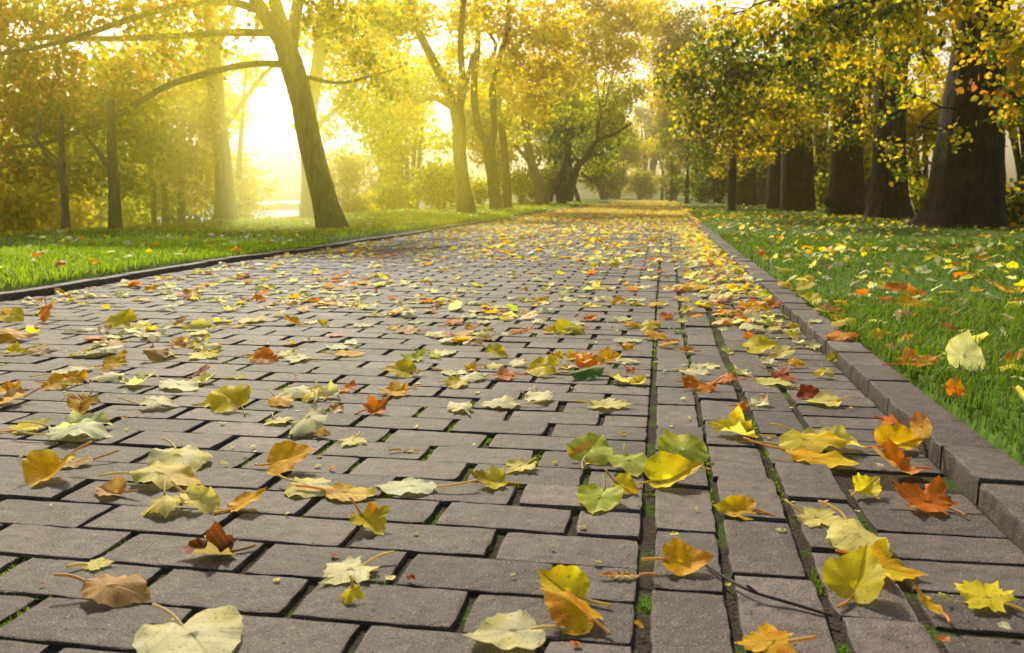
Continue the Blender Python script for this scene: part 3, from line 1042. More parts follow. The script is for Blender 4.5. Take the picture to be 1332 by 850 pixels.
# leaves further back: x, y, width, kind, colours, pose, tilt
MORE = """72 504 32 h gold olive s 28;98 499 28 h gold orange s 48;140 493 42 h cream pale d 14;176 500 48 m cream pale c 12;110 524 44 m tan cream c 18;105 537 36 h gold brown f 22;15 524 50 m tan orange f 18;
12 512 38 m gold orange f 20;232 504 56 o cream mint f 8;262 497 42 m pale cream c 12;259 488 27 h russet tan s 46;105 463 27 o olive lime d 14;134 461 44 h cream mint a 14;140 481 31 h gold lemon s 34;153 473 27 h gold orange s 36;
92 485 44 o cream pale f 6;203 468 34 h tan gold a 22;265 464 50 m lemon pale f 10;275 456 26 o cream pale d 20;20 460 32 m olive lemon f 16;48 455 32 m olive gold f 12;52 460 24 o tan brown d 12;15 443 36 h gold orange d 26;
17 418 30 h lemon gold s 34;8 412 24 m gold olive c 20;258 429 36 o pale gold r 30;232 424 30 m tan gold c 22;232 452 26 m tan orange s 22;196 440 30 o cream tan a 16;190 437 26 o cream pale f 8;137 432 24 o tan cream r 16;
113 431 24 o cream tan d 16;178 431 16 o cream pale f 6;140 448 40 m cream pale c 12;150 450 30 m tan russet f 14;330 470 20 h lemon lime s 38;388 468 44 m cream tan f 10;372 462 28 o pale cream d 12;365 525 42 o gold orange d 16;
405 519 34 o lemon olive d 24;386 514 42 h cream pale d 16;425 508 32 o lime pale f 8;428 516 32 h cream tan c 20;452 508 30 m orange gold s 24;437 534 26 o tan cream c 24;313 492 16 o lemon pale f 12;380 421 26 o gold lemon f 18;
328 418 44 o pale gold f 14;310 425 20 o gold lemon f 8;405 420 22 o cream pale f 6;420 423 16 o lemon gold c 26;472 424 28 o cream pale f 6;440 453 30 o mint cream f 10;453 462 36 o gold lemon f 8;540 467 40 m lime lemon f 24;
565 464 22 o lime pale d 14;578 461 34 o cream mint f 8;590 486 40 o mint cream f 6;532 432 44 m tan brown f 8;512 428 22 m gold pale f 14;570 438 28 o cream orange d 12;540 420 24 o mint cream f 6;592 421 28 o orange tan f 8;
418 567 26 m tan brown f 28;612 494 42 o cream mint d 12;640 478 28 h pale cream d 14;673 476 30 o cream orange d 26;645 464 32 h olive lime s 28;612 482 26 m gold pale c 32;725 467 18 h gold lemon s 46;748 466 30 m gold lemon c 20;
736 479 32 m cream tan c 16;816 454 20 h gold orange d 26;815 472 30 o cream mint d 12;810 496 48 m pale cream c 16;820 485 16 m orange russet s 36;830 499 24 h lemon pale c 22;598 532 44 o cream orange d 14;818 444 36 o mint cream f 5;
749 434 28 h olive lime d 26;715 433 22 h olive gold f 28;701 420 25 o cream mint d 12;749 422 32 o mint pale f 8;768 416 26 m orange russet c 26;810 416 32 o cream pale f 6;822 426 24 h gold olive d 18;845 429 36 o olive gold d 18;
852 440 34 o gold orange d 16;802 397 20 h gold orange s 38;788 390 22 o mint cream d 16;772 399 26 m pale lemon c 10;828 391 24 o cream mint f 6;733 386 18 h lime lemon s 38;738 391 32 o cream pale f 5;706 394 28 m gold lemon c 16;
622 396 26 o cream pale d 10;650 400 24 o mint cream f 5;655 408 14 h orange gold c 20;683 407 12 h gold orange s 20;594 398 22 m lemon pale c 18;590 388 16 o gold cream f 14;565 401 16 m tan brown c 34;610 413 26 o mint cream d 12;
638 414 28 o mint pale f 10;628 420 22 o cream pale f 6;587 420 24 o orange cream f 8;612 428 14 h gold lemon s 36;603 437 30 o gold tan f 10;622 436 26 o cream pale f 8;635 431 16 h olive lime s 20;660 435 18 o cream tan f 6;
672 434 20 h orange cream d 16;688 432 14 h orange gold s 20;565 436 28 o cream pale d 10;583 437 10 h orange tan s 22;608 443 26 h pale lemon d 10;632 441 26 o tan cream c 12;570 460 24 o pale cream d 8;606 355 23 o lemon gold d 16;
606 368 25 m orange russet c 26;603 366 12 h russet brown s 24;652 362 11 h lemon gold s 30;648 366 14 o cream pale f 8;675 361 16 o pale cream d 12;690 368 20 o lime pale d 10;706 364 20 m pale gold c 14;673 366 10 o lemon pale f 5;
749 356 14 m orange russet s 48;759 364 15 m russet orange c 26;803 347 10 h brown russet s 40;738 376 22 m pale lime c 12;762 375 14 o tan cream f 8;778 376 20 o lemon lime f 8;792 375 14 o cream mint f 6;824 369 18 o lemon olive f 12;
836 368 16 m orange tan c 24;828 375 26 o pale gold f 8;843 359 20 o gold olive d 14;808 354 12 o tan pale f 10;748 364 18 o cream pale f 8;706 350 12 o cream lemon f 6;640 345 10 h orange gold c 20;660 335 14 o lemon lime d 12;
893 378 22 h gold olive s 40;906 358 25 o gold orange d 14;890 407 20 h olive lemon s 36;900 409 16 o pale cream d 10;867 415 20 h orange russet d 26;886 419 22 m pale cream c 10;883 432 22 m green lime f 6;873 446 26 m tan orange c 16;
866 452 18 h gold orange d 18;895 458 28 m tan orange c 14;945 459 22 m pale cream c 22;916 479 42 o cream pale f 6;903 487 52 m cream pale f 10;920 510 30 o orange gold d 20;966 487 32 m cream mint c 10;965 533 22 m orange russet s 38;
988 527 36 m cream orange c 30;998 472 22 o cream pale c 22;1035 476 26 o gold orange d 20;1006 499 46 o pale gold f 10;1066 488 17 h lemon gold s 42;1080 490 18 h pale lemon d 36;1082 471 18 h olive lime s 55;1038 446 19 o cream russet c 18;
1030 438 26 m lemon olive f 20;1058 452 26 o cream brown c 16;973 440 9 o orange russet s 60;978 429 40 o cream pale d 10;1003 424 28 m lime pale s 22;1008 430 24 o pale cream d 10;978 416 28 o cream mint d 26;944 418 20 o pale lemon d 18;
940 429 16 o cream pale c 18;970 402 30 m gold lemon c 24;985 401 24 h gold orange s 26;965 405 16 h orange gold s 24;998 406 12 o lemon gold c 20;1006 399 22 m orange gold s 22;1013 396 9 o russet orange s 55;973 368 19 h gold orange s 42;
958 374 18 o lime cream d 14;942 377 22 o cream pale d 10;985 374 14 h cream tan s 36;940 368 18 h pale gold d 16;950 360 24 m gold lemon c 14;965 356 18 o cream pale f 10;925 371 16 o cream pale f 6;918 366 14 h gold olive d 22;
920 374 18 o cream lime f 8;910 384 24 o cream tan f 8;926 384 16 o tan cream f 8;918 394 22 o cream pale d 8;930 388 20 o cream mint d 10;912 398 24 o lime pale d 10;938 400 22 o gold orange d 14;885 390 26 m tan gold f 10;
882 378 22 m russet orange f 14;870 378 14 o cream pale f 5;886 349 20 m cream pale c 8;900 343 14 o cream mint f 6;885 335 24 m gold cream c 10;930 345 24 m gold lemon c 14;938 352 26 m pale gold c 12;925 336 16 h lemon gold d 14;
1019 373 22 o gold olive d 14;1042 377 25 h olive gold s 40;1053 395 38 o lemon gold f 16;1060 419 20 o cream mint f 8;1070 406 26 h tan orange f 16;1088 408 18 h orange tan s 18;1090 415 22 h gold orange f 14;1098 423 32 h olive gold d 14;
997 353 14 o cream pale f 24;970 338 14 o gold lemon d 10;994 343 20 h lemon gold s 30;1163 458 22 h tan russet s 34;1154 396 18 h orange gold s 44;1190 386 26 h orange gold c 30;1231 410 26 o tan orange c 26;1148 376 19 h lemon pale s 46;
1246 398 28 m tan cream c 22;1310 420 14 h gold orange s 40;1306 380 26 h gold orange c 34;1208 366 28 m orange tan c 26;1103 345 14 h cream mint s 40;1318 472 26 o orange russet f 24;1330 520 14 h pale tan s 60;1290 372 22 m tan orange c 26;
1270 380 20 o gold tan f 22;1320 395 22 m gold orange c 30;1165 378 24 h orange russet s 30;1133 372 18 m orange tan c 30;1080 345 14 o cream pale f 26;1095 330 12 h lemon gold s 30;1250 350 20 m gold tan c 30;1285 350 18 h orange gold f 30;
1180 345 16 m tan orange c 28;1205 340 18 h russet orange s 24;1120 350 14 h gold orange s 26;1060 350 14 o tan cream f 24;157 385 18 o lime cream s 16;195 379 18 h gold lemon s 34;215 382 16 o olive lime d 14;245 383 20 h gold orange s 32;
110 396 20 m lemon gold c 14;340 392 18 h orange gold s 44;320 391 16 o tan orange d 16;395 404 24 o gold olive f 14;410 393 14 o lemon pale f 8;440 377 18 o gold lemon f 12;476 366 14 o cream pale f 8;500 352 16 m pale cream c 10;
480 384 26 o cream mint f 8;470 402 20 h lemon gold d 14;455 385 14 o cream pale f 10;520 355 14 o gold cream f 8;545 350 16 m tan gold c 12;560 372 16 o mint cream f 6;300 404 30 m pale cream c 10;275 392 20 m cream pale c 12;"""
KM = dict(h='heart', m='maple', o='oval')
PM = dict(f='fold', s='stand', d='dome', c='curl', a='arch', r='roll')


def at_surface(px, py):
    g0 = ground(px, py, SURF_TOP)
    for _ in range(3):
        z = surf(g0.x, g0.y)
        g0 = ground(px, py, z)
    return g0


def world_width(px_w, p0):
    return px_w * (p0 - CP).length / math.hypot(F_PX, 200)


for i, (px, py, wpx, kind, c1, c2, pose, sdeg, tilt, lab, short) in enumerate(KEY):
    g0 = at_surface(px, py)
    wd = min(world_width(wpx, g0) * 0.95, 0.122)
    # a tipped leaf shows its face to the open side of the path, whichever way its stalk lies
    make_leaf(g0.x, g0.y, g0.z, wd, kind, c1, c2, pose, sdeg, 1.0, tilt, 270 + rnd.uniform(-35, 35) if tilt > 30 else (270 + rnd.uniform(-70, 70) if tilt else None), 1000 + i, lab,
              holes='bitten' in lab or 'ragged' in lab)
NKEY = len(LEAVES)
recs = [r.strip().split() for r in MORE.replace('\n', '').split(';') if r.strip()]
recs.sort(key=lambda r: -float(r[1]))
for i, r in enumerate(recs[:300 - NKEY]):
    px, py, wpx = float(r[0]), float(r[1]), float(r[2])
    g0 = at_surface(px, py)
    wd = min(max(world_width(wpx, g0), 0.035), 0.13)
    tilt = float(r[7])
    pose = PM[r[6]] if not (r[6] == 'f' and tilt < 16) else 'flat'
    make_leaf(g0.x, g0.y, g0.z, wd, KM[r[3]], r[4], r[5], pose, rnd.uniform(0, 360), rnd.uniform(0.8, 1.3), tilt,
              270 + rnd.uniform(-60, 60), 2000 + i, None, near=py > 430)

CNAME = dict(cream='pale cream', lemon='bright lemon yellow', pale='pale yellow', gold='golden yellow', orange='orange', russet='rusty red', brown='brown', lime='yellow-green',
             olive='olive yellow', green='green', tan='light tan', mint='pale grey-green')
KNAME = dict(heart='rounded', maple='jagged', oval='oval', strip='narrow')
anchors = [(LEAVES[i][1], LEAVES[i][2], KEY[i][10]) for i in range(NKEY)]
by = {}
for (o, x, y, wd, kind, base) in LEAVES[NKEY:]:
    def off(a):
        return math.hypot(a[0] - x, (a[1] - y) * 0.6)
    a = min(anchors, key=off)
    dx, dy = a[0] - x, a[1] - y
    if abs(dx) > abs(dy) * 0.6:
        rel = 'left of' if dx > 0 else 'right of'
    else:
        rel = 'in front of' if dy > 0 else 'behind'
    far_ = ' well' if off(a) > 0.45 else ''
    where = 'in the lawn grass' if x > KERB_R + 0.1 else ('on the kerb stones' if x > KERB_R else ('on the kerbside pavers' if x > 0 else 'on the pavers'))
    lab = '%s %s leaf %s%s %s the %s' % (CNAME[base], KNAME[kind], where, far_, rel, a[2])
    if len(lab.split()) > 14:
        lab = lab.replace(' ' + where, '', 1).replace(' well ', ' ')
    by.setdefault(lab, []).append((o, x, y, wd))
for lab, L_ in by.items():
    if len(L_) == 1:
        L_[0][0]['label'] = lab
    else:
        L_.sort(key=lambda t: t[2])
        names = ['nearer', 'farther'] if len(L_) == 2 else ['nearest', 'second nearest', 'third nearest', 'fourth nearest', 'fifth nearest', 'sixth nearest', 'seventh nearest', 'eighth nearest'][:len(L_) - 1] + ['farthest']
        for nm, t in zip(names, L_):
            t[0]['label'] = nm + ' ' + lab


# the rest of the carpet: too many to count
def litter():
    prot = []
    for k in range(22):
        g = np.random.default_rng(500 + k)
        kind = ['heart', 'heart', 'oval', 'maple', 'heart'][k % 5]
        fl, P, rings, m, rr = leaf_shape(kind, 1.0, ['flat', 'dome', 'cup', 'fold', 'curl', 'arch', 'tent'][k % 7], g.uniform(0.6, 1.2), g, 2, 8)
        l, c = grid_faces(rings + 1, m)
        l = np.concatenate([l, np.arange(m)])
        c = np.concatenate([c, [m]])
        prot.append((P - P.mean(0), l, c))
    xs, ys = [], []

    def scatter(n, xa, xb, ya, yb, pw):
        xs.append(xa + (xb - xa) * rng.random(n))
        ys.append(ya + (yb - ya) * rng.random(n) ** pw)
    scatter(340, KERB_L + .05, KERB_R, 3.6, 7, 1.0)
    scatter(1700, KERB_L + .05, KERB_R, 6.5, 14, 0.9)
    scatter(60, KERB_L + .05, -0.9, 2.6, 5, 1.0)
    scatter(5600, KERB_L + .05, KERB_R + .1, 13, 26, 0.7)
    scatter(14000, KERB_L - .1, KERB_R + .2, 24, 68, 1.0)
    scatter(190, 0.15, KERB_R, 3.4, 9, 1.0)
    scatter(420, 0.2, KERB_R, 7, 15, 1.0)
    scatter(560, 0.68, 5.0, 2.2, 7.5, 1.0)
    scatter(1300, 0.7, 7.5, 6, 20, 1.0)
    scatter(900, 0.7, 9, 14, 40, 1.0)
    scatter(90, -6.5, -3.3, 3.5, 8, 1.0)
    scatter(220, -7.2, -3.3, 7, 18, 1.0)
    scatter(900, -7.2, -3.3, 16, 50, 1.0)
    ncl = 0
    for (cxm, cxs, ya, yb, k) in ((0.38, 0.12, 2.6, 7, 26), (0.40, 0.1, 6, 14, 40), (-2.85, 0.12, 3.4, 9, 14), (-1.2, 0.9, 2.2, 8, 16)):
        for _ in range(k):
            cx0, cy0 = rng.normal(cxm, cxs), rng.uniform(ya, yb)
            m_ = int(rng.integers(3, 8))
            xs.append(np.clip(cx0 + rng.normal(0, 0.055, m_), KERB_L + 0.08, KERB_R - 0.02))
            ys.append(cy0 + rng.normal(0, 0.09, m_))
    nb = 0
    for (n_, xa, xb, ya, yb) in ((150, -1.6, 0.5, 0.85, 2.4), (260, -2.8, 0.5, 2.2, 5)):
        xs.append(xa + (xb - xa) * rng.random(n_))
        ys.append(ya + (yb - ya) * rng.random(n_))
        nb += n_
    x, y = np.concatenate(xs), np.concatenate(ys)
    # leave the hand-placed part alone
    n = len(x)
    names = ['cream', 'lemon', 'pale', 'gold', 'orange', 'russet', 'olive', 'mint', 'tan', 'lime']
    wts = np.array([0.20, 0.15, 0.20, 0.17, 0.07, 0.025, 0.04, 0.06, 0.055, 0.03])
    G = Geo()
    C = []
    ch = rng.choice(len(names), n, p=wts / wts.sum())
    for i in range(n):
        P, l, c = prot[rng.integers(0, len(prot))]
        grassy = x[i] > KERB_R + 0.1 or x[i] < KERB_L - 0.1
        s = rng.uniform(0.045, 0.085) if i < n - nb else rng.uniform(0.006, 0.016)
        tl = abs(rng.normal(0, 14 if not grassy else 28))
        M = rot('z', rng.uniform(0, 360)) @ rot('y', tl) @ rot('z', rng.uniform(0, 360))
        Q = (P @ M.T) * s
        Q[:, 2] -= np.quantile(Q[:, 2], 0.05)
        Q += (x[i], y[i], surf(x[i], y[i]) + 0.001 + (0.012 * rng.random() if y[i] > 16 else 0) - (0.004 if grassy else 0))
        G.add(Q, l, c)
        cn = names[ch[i]]
        if y[i] > 14 and cn in ('mint', 'cream', 'pale') and rng.random() < 0.6:
            cn = rng.choice(['gold', 'lemon', 'pale', 'orange'], p=[0.42, 0.3, 0.18, 0.1])
        C.append(np.tile(PAL[cn] * rng.uniform(0.85, 1.05), (len(Q), 1)))
    me = G.mesh('scattered_leaves', M_LITTER)
    vcol(me, np.concatenate(C))
    link('scattered_leaves', me, kind='stuff')


litter()

# one thin bare twig across the two paver columns
G = Geo()
tw = [ground(918, 735, 0.004), ground(950, 756, 0.007), ground(985, 772, 0.009), ground(1030, 785, 0.006), ground(1082, 801, 0.004)]
tube(G, [tuple(p) for p in tw], [0.0012, 0.0016, 0.0019, 0.0022, 0.002], 6, 4, 0.12)
tube(G, [tuple(tw[2]), tuple(ground(972, 762, 0.016))], [0.0016, 0.0009], 5, 3)
tag(link('twig', G.mesh('twig', M_TWIG, True)), 'thin bare dark twig lying across the two smooth paver columns at the front', 'twig')

# ------------------------------------------------------------------ trees
TPAL = {
    'Y': ['#F6D21C', '#FAE036', '#ECBE18', '#DCCC2C', '#F4DC40'],
    'G': ['#C6C42A', '#A8B02C', '#DECE30', '#94A02A', '#E4D440'],
    'O': ['#E0962C', '#C4722C', '#9AA032', '#B49A2C', '#848C30', '#E8B038', '#CCBA34'],
    'D': ['#4F6420', '#66782A', '#8E902A', '#BCA62A', '#E2C62C', '#43561F'],
    'M': ['#727E26', '#BFA92A', '#ECCB26', '#556A24', '#F0D636', '#E2AE2A'],
    'F': ['#A8A040', '#C7B545', '#90924A', '#B89C3C', '#7E8844'],
    'K': ['#4C6626', '#5F7A2A', '#7C8C34', '#44592A'],
}
TPAL = {k: np.array([hexlin(h) for h in v]) for k, v in TPAL.items()}
NLEAF = [0]
LEAF6 = np.array([(0, 0, 0), (0.30, 0.40, 0.10), (0.68, 0.30, 0.07), (1, 0, -0.04), (0.68, -0.30, 0.07), (0.30, -0.40, 0.10)])


def crown_mesh(clumps, seed):
    """clumps: centre, radii (3), number, palette, leaf length"""
    g = np.random.default_rng(seed)
    VV, CC = [], []
    for (c, r, n, pal, s) in clumps:
        k = max(3, n // 16)
        tw = g.normal(0, 1, (k, 3))
        tw /= np.linalg.norm(tw, axis=1)[:, None]
        tw *= (g.random(k) ** 0.42)[:, None]
        tw = tw * np.array(r) + np.array(c)
        pick = g.integers(0, k, n)
        tdir = g.normal(0, 1, (k, 3)) * (1, 1, 0.35)
        tdir /= np.linalg.norm(tdir, axis=1)[:, None]
        sp = s * 3.0
        pos = tw[pick] + tdir[pick] * g.uniform(-1.4, 1.4, n)[:, None] * sp * 0.7 + g.normal(0, 0.28, (n, 3)) * sp
        # blade direction: outward and hanging
        dr = g.normal(0, 1, (n, 3)) + np.array([0, 0, -0.7])
        dr /= np.linalg.norm(dr, axis=1)[:, None]
        up = g.normal(0, 0.8, (n, 3)) + np.array([0, 0, 0.9])
        sd_ = np.cross(up, dr)
        sd_ /= np.linalg.norm(sd_, axis=1)[:, None] + 1e-9
        nn = np.cross(dr, sd_)
        ss = s * g.uniform(0.6, 1.25, n)
        V = pos[:, None, :] + ss[:, None, None] * (LEAF6[None, :, 0:1] * dr[:, None, :] + LEAF6[None, :, 1:2] * sd_[:, None, :] + LEAF6[None, :, 2:3] * nn[:, None, :])
        VV.append(V.reshape(-1, 3))
        P = TPAL[pal]
        own = g.integers(0, len(P), k)[pick]
        idx = np.where(g.random(n) < 0.55, own, g.integers(0, len(P), n))
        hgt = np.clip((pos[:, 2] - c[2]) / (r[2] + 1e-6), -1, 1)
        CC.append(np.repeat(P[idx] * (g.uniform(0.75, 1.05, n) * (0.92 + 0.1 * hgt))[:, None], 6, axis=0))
        NLEAF[0] += n
    V = np.concatenate(VV)
    n = len(V) // 6
    l = (np.arange(n)[:, None] * 6 + np.array([0, 3, 2, 1, 0, 5, 4, 3])[None, :]).ravel()
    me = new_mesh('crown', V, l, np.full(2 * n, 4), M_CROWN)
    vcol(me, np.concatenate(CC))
    return me


def px_scale(px, py, Y):
    return (upright(px, py, Y) - CP).length / math.hypot(F_PX, math.hypot(px - 666, py - 425))


def plant(name, label, cat, group, base, limbs, clumps, leaf=0.08, bark=None, Y=None, flare=0.0, rough=0.075, cov=1.0, seed=0, seg=16):
    if Y is None:
        b0 = ground(base[0], base[1], 0.04)
    else:
        b0 = upright(base[0], base[1], Y)
    Y = b0.y
    b0.z = float(lawn_z(b0.x, b0.y))
    root = empty(name, b0)
    tag(root, label, cat, group)
    G = Geo()
    heads = []
    for j, (pts, rads) in enumerate(limbs):
        W = [upright(p[0], p[1], Y + (p[2] if len(p) > 2 else 0)) for p in pts]
        R = [r * px_scale(p[0], p[1], Y) for p, r in zip(pts, rads)]
        if j == 0:
            W[0] = Vector((W[0].x, W[0].y, b0.z - 0.08))
        Wl = [tuple(q - b0) for q in W]
        heads += Wl[1:] if j == 0 else Wl
        tube(G, Wl, R, seg if j == 0 else 7, 7 if j == 0 else 4, rough if j == 0 else 0.06, flare if j == 0 else 0, 5 + j % 3, seed * 17 + j)
    cl = []
    g = random.Random(seed)
    for c in clumps:
        px, py, dy, rx, ry, pal = c[:6]
        cv = (c[6] if len(c) > 6 else 1.0) * cov * 1.6
        lf = c[7] if len(c) > 7 else leaf
        P = upright(px, py, Y + dy) - b0
        sc_ = px_scale(px, py, Y + dy)
        lp = lf / sc_
        n = int(min(14000, cv * PI * rx * ry / (0.2 * lp * lp)))
        cl.append((tuple(P), (rx * sc_, min(1.6, rx * sc_), ry * sc_), max(n, 12), pal, lf))
        if heads:
            q = min(heads, key=lambda h: (Vector(h) - P).length)
            m_ = (Vector(q) * 0.5 + P * 0.5) + Vector((g.uniform(-.1, .1), g.uniform(-.1, .1), g.uniform(0, .15)))
            d = (Vector(q) - P).length
            r0 = min(0.035, 0.008 + 0.009 * d)
            tube(G, [q, tuple(m_), tuple(P)], [r0, r0 * 0.7, r0 * 0.3], 5, 3)
            for _ in range(4):
                e = P + Vector((g.gauss(0, .5) * rx, g.gauss(0, .3) * rx, g.gauss(0, .5) * ry)) * sc_
                tube(G, [tuple(m_ * 0.4 + P * 0.6), tuple((P + e) / 2 + Vector((0, 0, 0.04))), tuple(e)], [r0 * 0.4, r0 * 0.3, r0 * 0.15], 4, 2)
    if G.v:
        link('trunk', G.mesh('trunk', bark or M_BARK, True), parent=root)
    if cl:
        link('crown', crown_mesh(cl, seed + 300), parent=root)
    return root


def shrub(label, px, Y, py_top, rx, pal, cov=1.3, leaf=0.09, seed=0, group='shrubs on the river bank', name='shrub', py_base=None, cat='shrub'):
    """a many-stemmed bush of rounded, uneven clumps standing on the ground at distance Y"""
    g = random.Random(seed + 91)
    b0 = upright(px, 270, Y)
    zb = float(lawn_z(b0.x, b0.y))
    sc_ = px_scale(px, 260, Y)
    ht = upright(px, py_top, Y).z - zb
    root = empty(name, (b0.x, Y, zb))
    tag(root, label, cat, group)
    R = rx * sc_
    G = Geo()
    cl = []
    for i in range(13):
        a = g.uniform(0, 2 * PI)
        q = g.uniform(0.2, 0.95)
        hz = ht * g.uniform(0.3, 0.86)
        wd = R * (0.5 if hz > ht * 0.65 else 0.62)
        x, y = math.cos(a) * R * q * (1.1 - 0.5 * hz / ht), math.sin(a) * R * q * 0.7
        rr = (wd * g.uniform(0.4, 1.0), wd * 0.75, min(ht * 0.22, wd * 0.8))
        lp = leaf
        n = int(min(9000, 1.25 * cov * PI * rr[0] * rr[2] / (0.2 * lp * lp)))
        cl.append(((x, y, hz), rr, n, pal if not isinstance(pal, list) else g.choice(pal), leaf))
        tube(G, [(x * 0.15, y * 0.15, -0.1), (x * 0.5, y * 0.5, hz * 0.5), (x, y, hz)], [0.02 * ht, 0.012 * ht, 0.004 * ht], 6, 3, 0.05, 0, 5, seed + i)
    link('trunk' if cat == 'tree' else 'stem', G.mesh('stem', M_BARK, True), parent=root)
    link('crown', crown_mesh(cl, seed + 700), parent=root)
    return root


TL = 'trees along the left lawn'
TR = 'old trees along the right lawn'
# --- left side
plant('park_tree', 'leaning tree nearest the left kerb with long bare low branches and orange-green leaves', 'tree', TL, (433, 298),
      [([(433, 300), (421, 255), (405, 190), (393, 130), (379, 82), (366, 45)], [21, 16, 15, 14.5, 15, 13]),
       ([(372, 62), (345, 22, -.1), (322, -22, -.2), (300, -80, -.3)], [11, 9.5, 8.5, 6]),
       ([(372, 55), (358, 5, .2), (346, -40, .4)], [11, 9, 7]),
       ([(378, 75), (383, 25, .3), (396, -30, .5), (410, -80, .6)], [9, 8, 7, 5]),
       ([(338, 14, -.1), (300, 3, -.3), (255, 3, -.5), (205, 14, -.7), (150, 32, -.9), (90, 52, -1.1), (30, 66, -1.2), (-40, 76, -1.2)], [6, 5, 4.6, 4.2, 3.8, 3.2, 2.6, 2]),
       ([(360, 43, 0), (290, 43, -.2), (220, 48, -.3), (120, 51, -.5), (50, 50, -.7), (-30, 62, -.8)], [5.5, 4.6, 4.2, 3.6, 3, 2]),
       ([(388, 88, 0), (350, 83, -.1), (305, 87, -.3), (262, 98, -.5), (215, 113, -.6), (160, 146, -.7), (110, 168, -.8), (60, 186, -.9), (0, 194, -1), (-40, 200, -1)],
        [5, 4.3, 4, 3.9, 3.7, 3.4, 3, 2.6, 2.2, 1.8]),
       ([(398, 100, 0), (440, 108, .3), (480, 100, .6), (520, 88, .9)], [3, 2.4, 2, 1.2])],
      [(15, 15, -.8, 60, 40, 'O', 1.2), (85, 20, -.8, 55, 36, 'O', .9), (160, 12, -.7, 55, 32, 'O', .8), (240, 15, -.5, 50, 32, 'O', .7), (300, 40, -.2, 40, 30, 'O', .3),
       (20, 85, -.8, 55, 40, 'O', 1.2), (90, 95, -.7, 50, 38, 'O', 1.0), (165, 88, -.5, 50, 34, 'O', .7), (235, 80, -.4, 40, 28, 'O', .5),
       (15, 150, -.9, 48, 36, 'O', 1.2), (75, 150, -.8, 42, 30, 'O', 1.0), (130, 140, -.7, 36, 26, 'O', .6), (20, 215, -1, 48, 30, 'O', 1.1), (80, 222, -.9, 36, 22, 'O', .8),
       (430, 20, .3, 46, 34, 'M', .8), (470, 70, .4, 46, 30, 'M', .6), (350, 30, .3, 30, 24, 'M', .25), (500, 110, .8, 36, 20, 'M', .6), (420, -60, .6, 70, 40, 'M', .5)],
      leaf=0.075, flare=0.18, seed=1)
plant('park_tree', 'straight tall trunk standing against the bright gap left of the leaning tree', 'tree', TL, (294, 289),
      [([(294, 291), (292, 240), (287, 180), (281, 120), (277, 60), (275, 0), (274, -60)], [16, 11.5, 10.5, 10, 9.5, 8.5, 6]),
       ([(286, 135), (266, 100, -.3), (250, 82, -.5), (225, 80, -.8)], [4.5, 3.6, 3, 2]), ([(288, 170), (318, 130, .3), (345, 95, .5), (372, 75, .7)], [4, 3.4, 2.6, 2]),
       ([(279, 70), (300, 20, .3), (320, -30, .6)], [5, 4, 3])],
      [(235, 95, -.6, 44, 30, 'Y', .9), (205, 50, -.3, 52, 36, 'Y', 1.0), (250, 150, -.3, 36, 30, 'Y', .8),
       (262, 10, .4, 40, 26, 'Y', .6), (265, 200, .4, 24, 26, 'Y', .6)],
      leaf=0.085, flare=0.12, seed=2)
plant('park_tree', 'trunk half hidden directly behind the leaning tree', 'tree', TL, (402, 284),
      [([(402, 286), (402, 240), (400, 180), (410, 110), (420, 40), (425, -40)], [13, 10, 9, 8.5, 8, 6]), ([(404, 170), (440, 140, .3), (470, 100, .5)], [4, 3, 2])],
      [(440, 50, .5, 56, 40, 'M', 1.0), (455, 120, .5, 46, 26, 'M', .9), (420, 165, .4, 24, 16, 'M', .8), (480, 155, .6, 34, 18, 'G', .8), (495, 30, .5, 50, 36, 'M', .9)],
      leaf=0.085, seed=3)
for (bx, by, rr, top, lab, cl, sd) in (
    (150, 300, 8.5, 130, 'thick dark trunk with a yellow-green crown among the bushes at the left', [(150, 140, 1.4, 56, 40, 'G', 1.1), (120, 195, 1.4, 44, 30, 'G', 1.1), (185, 185, 1.4, 44, 32, 'G', 1.1), (160, 235, 1.2, 40, 22, 'G', .9), (150, 90, 1.6, 60, 30, 'G', 1)], 4),
    (85, 305, 5.5, 150, 'thin trunk second from the left edge, under yellow-green leaves', [(60, 180, 2, 50, 40, 'G', 1.1), (100, 230, 1.8, 40, 26, 'G', 1), (50, 235, 1.8, 46, 28, 'Y', 1), (90, 130, 2, 60, 40, 'G', 1)], 5),
    (200, 292, 3.6, 180, 'slender trunk just right of the thick dark trunk', [(205, 215, .3, 34, 30, 'Y', 1), (215, 160, .3, 40, 32, 'Y', 1), (195, 250, .3, 26, 16, 'G', .8)], 6),
    (214, 290, 4.2, 170, 'pale slender trunk, right one of a close pair', [(240, 200, .3, 36, 32, 'Y', 1), (235, 245, .5, 34, 20, 'Y', .9)], 7),
    (236, 289, 5.0, 170, 'short glowing trunk left of the straight tall trunk', [(262, 235, .4, 28, 24, 'Y', .9), (250, 130, .4, 44, 36, 'Y', 1), (255, 265, .4, 22, 10, 'Y', .7)], 8),
):
    plant('park_tree', lab, 'tree', TL, (bx, by), [([(bx, by + 2), (bx - 1, by - 50), (bx - 4, (by + top) / 2), (bx - 6, top)], [rr, rr * .85, rr * .75, rr * .5]),
                                                   ([(bx - 3, by - 70), (bx - 22, by - 100, .2), (bx - 40, by - 125, .3)], [rr * .4, rr * .3, rr * .2])], cl, leaf=0.085, flare=.1, seed=sd)
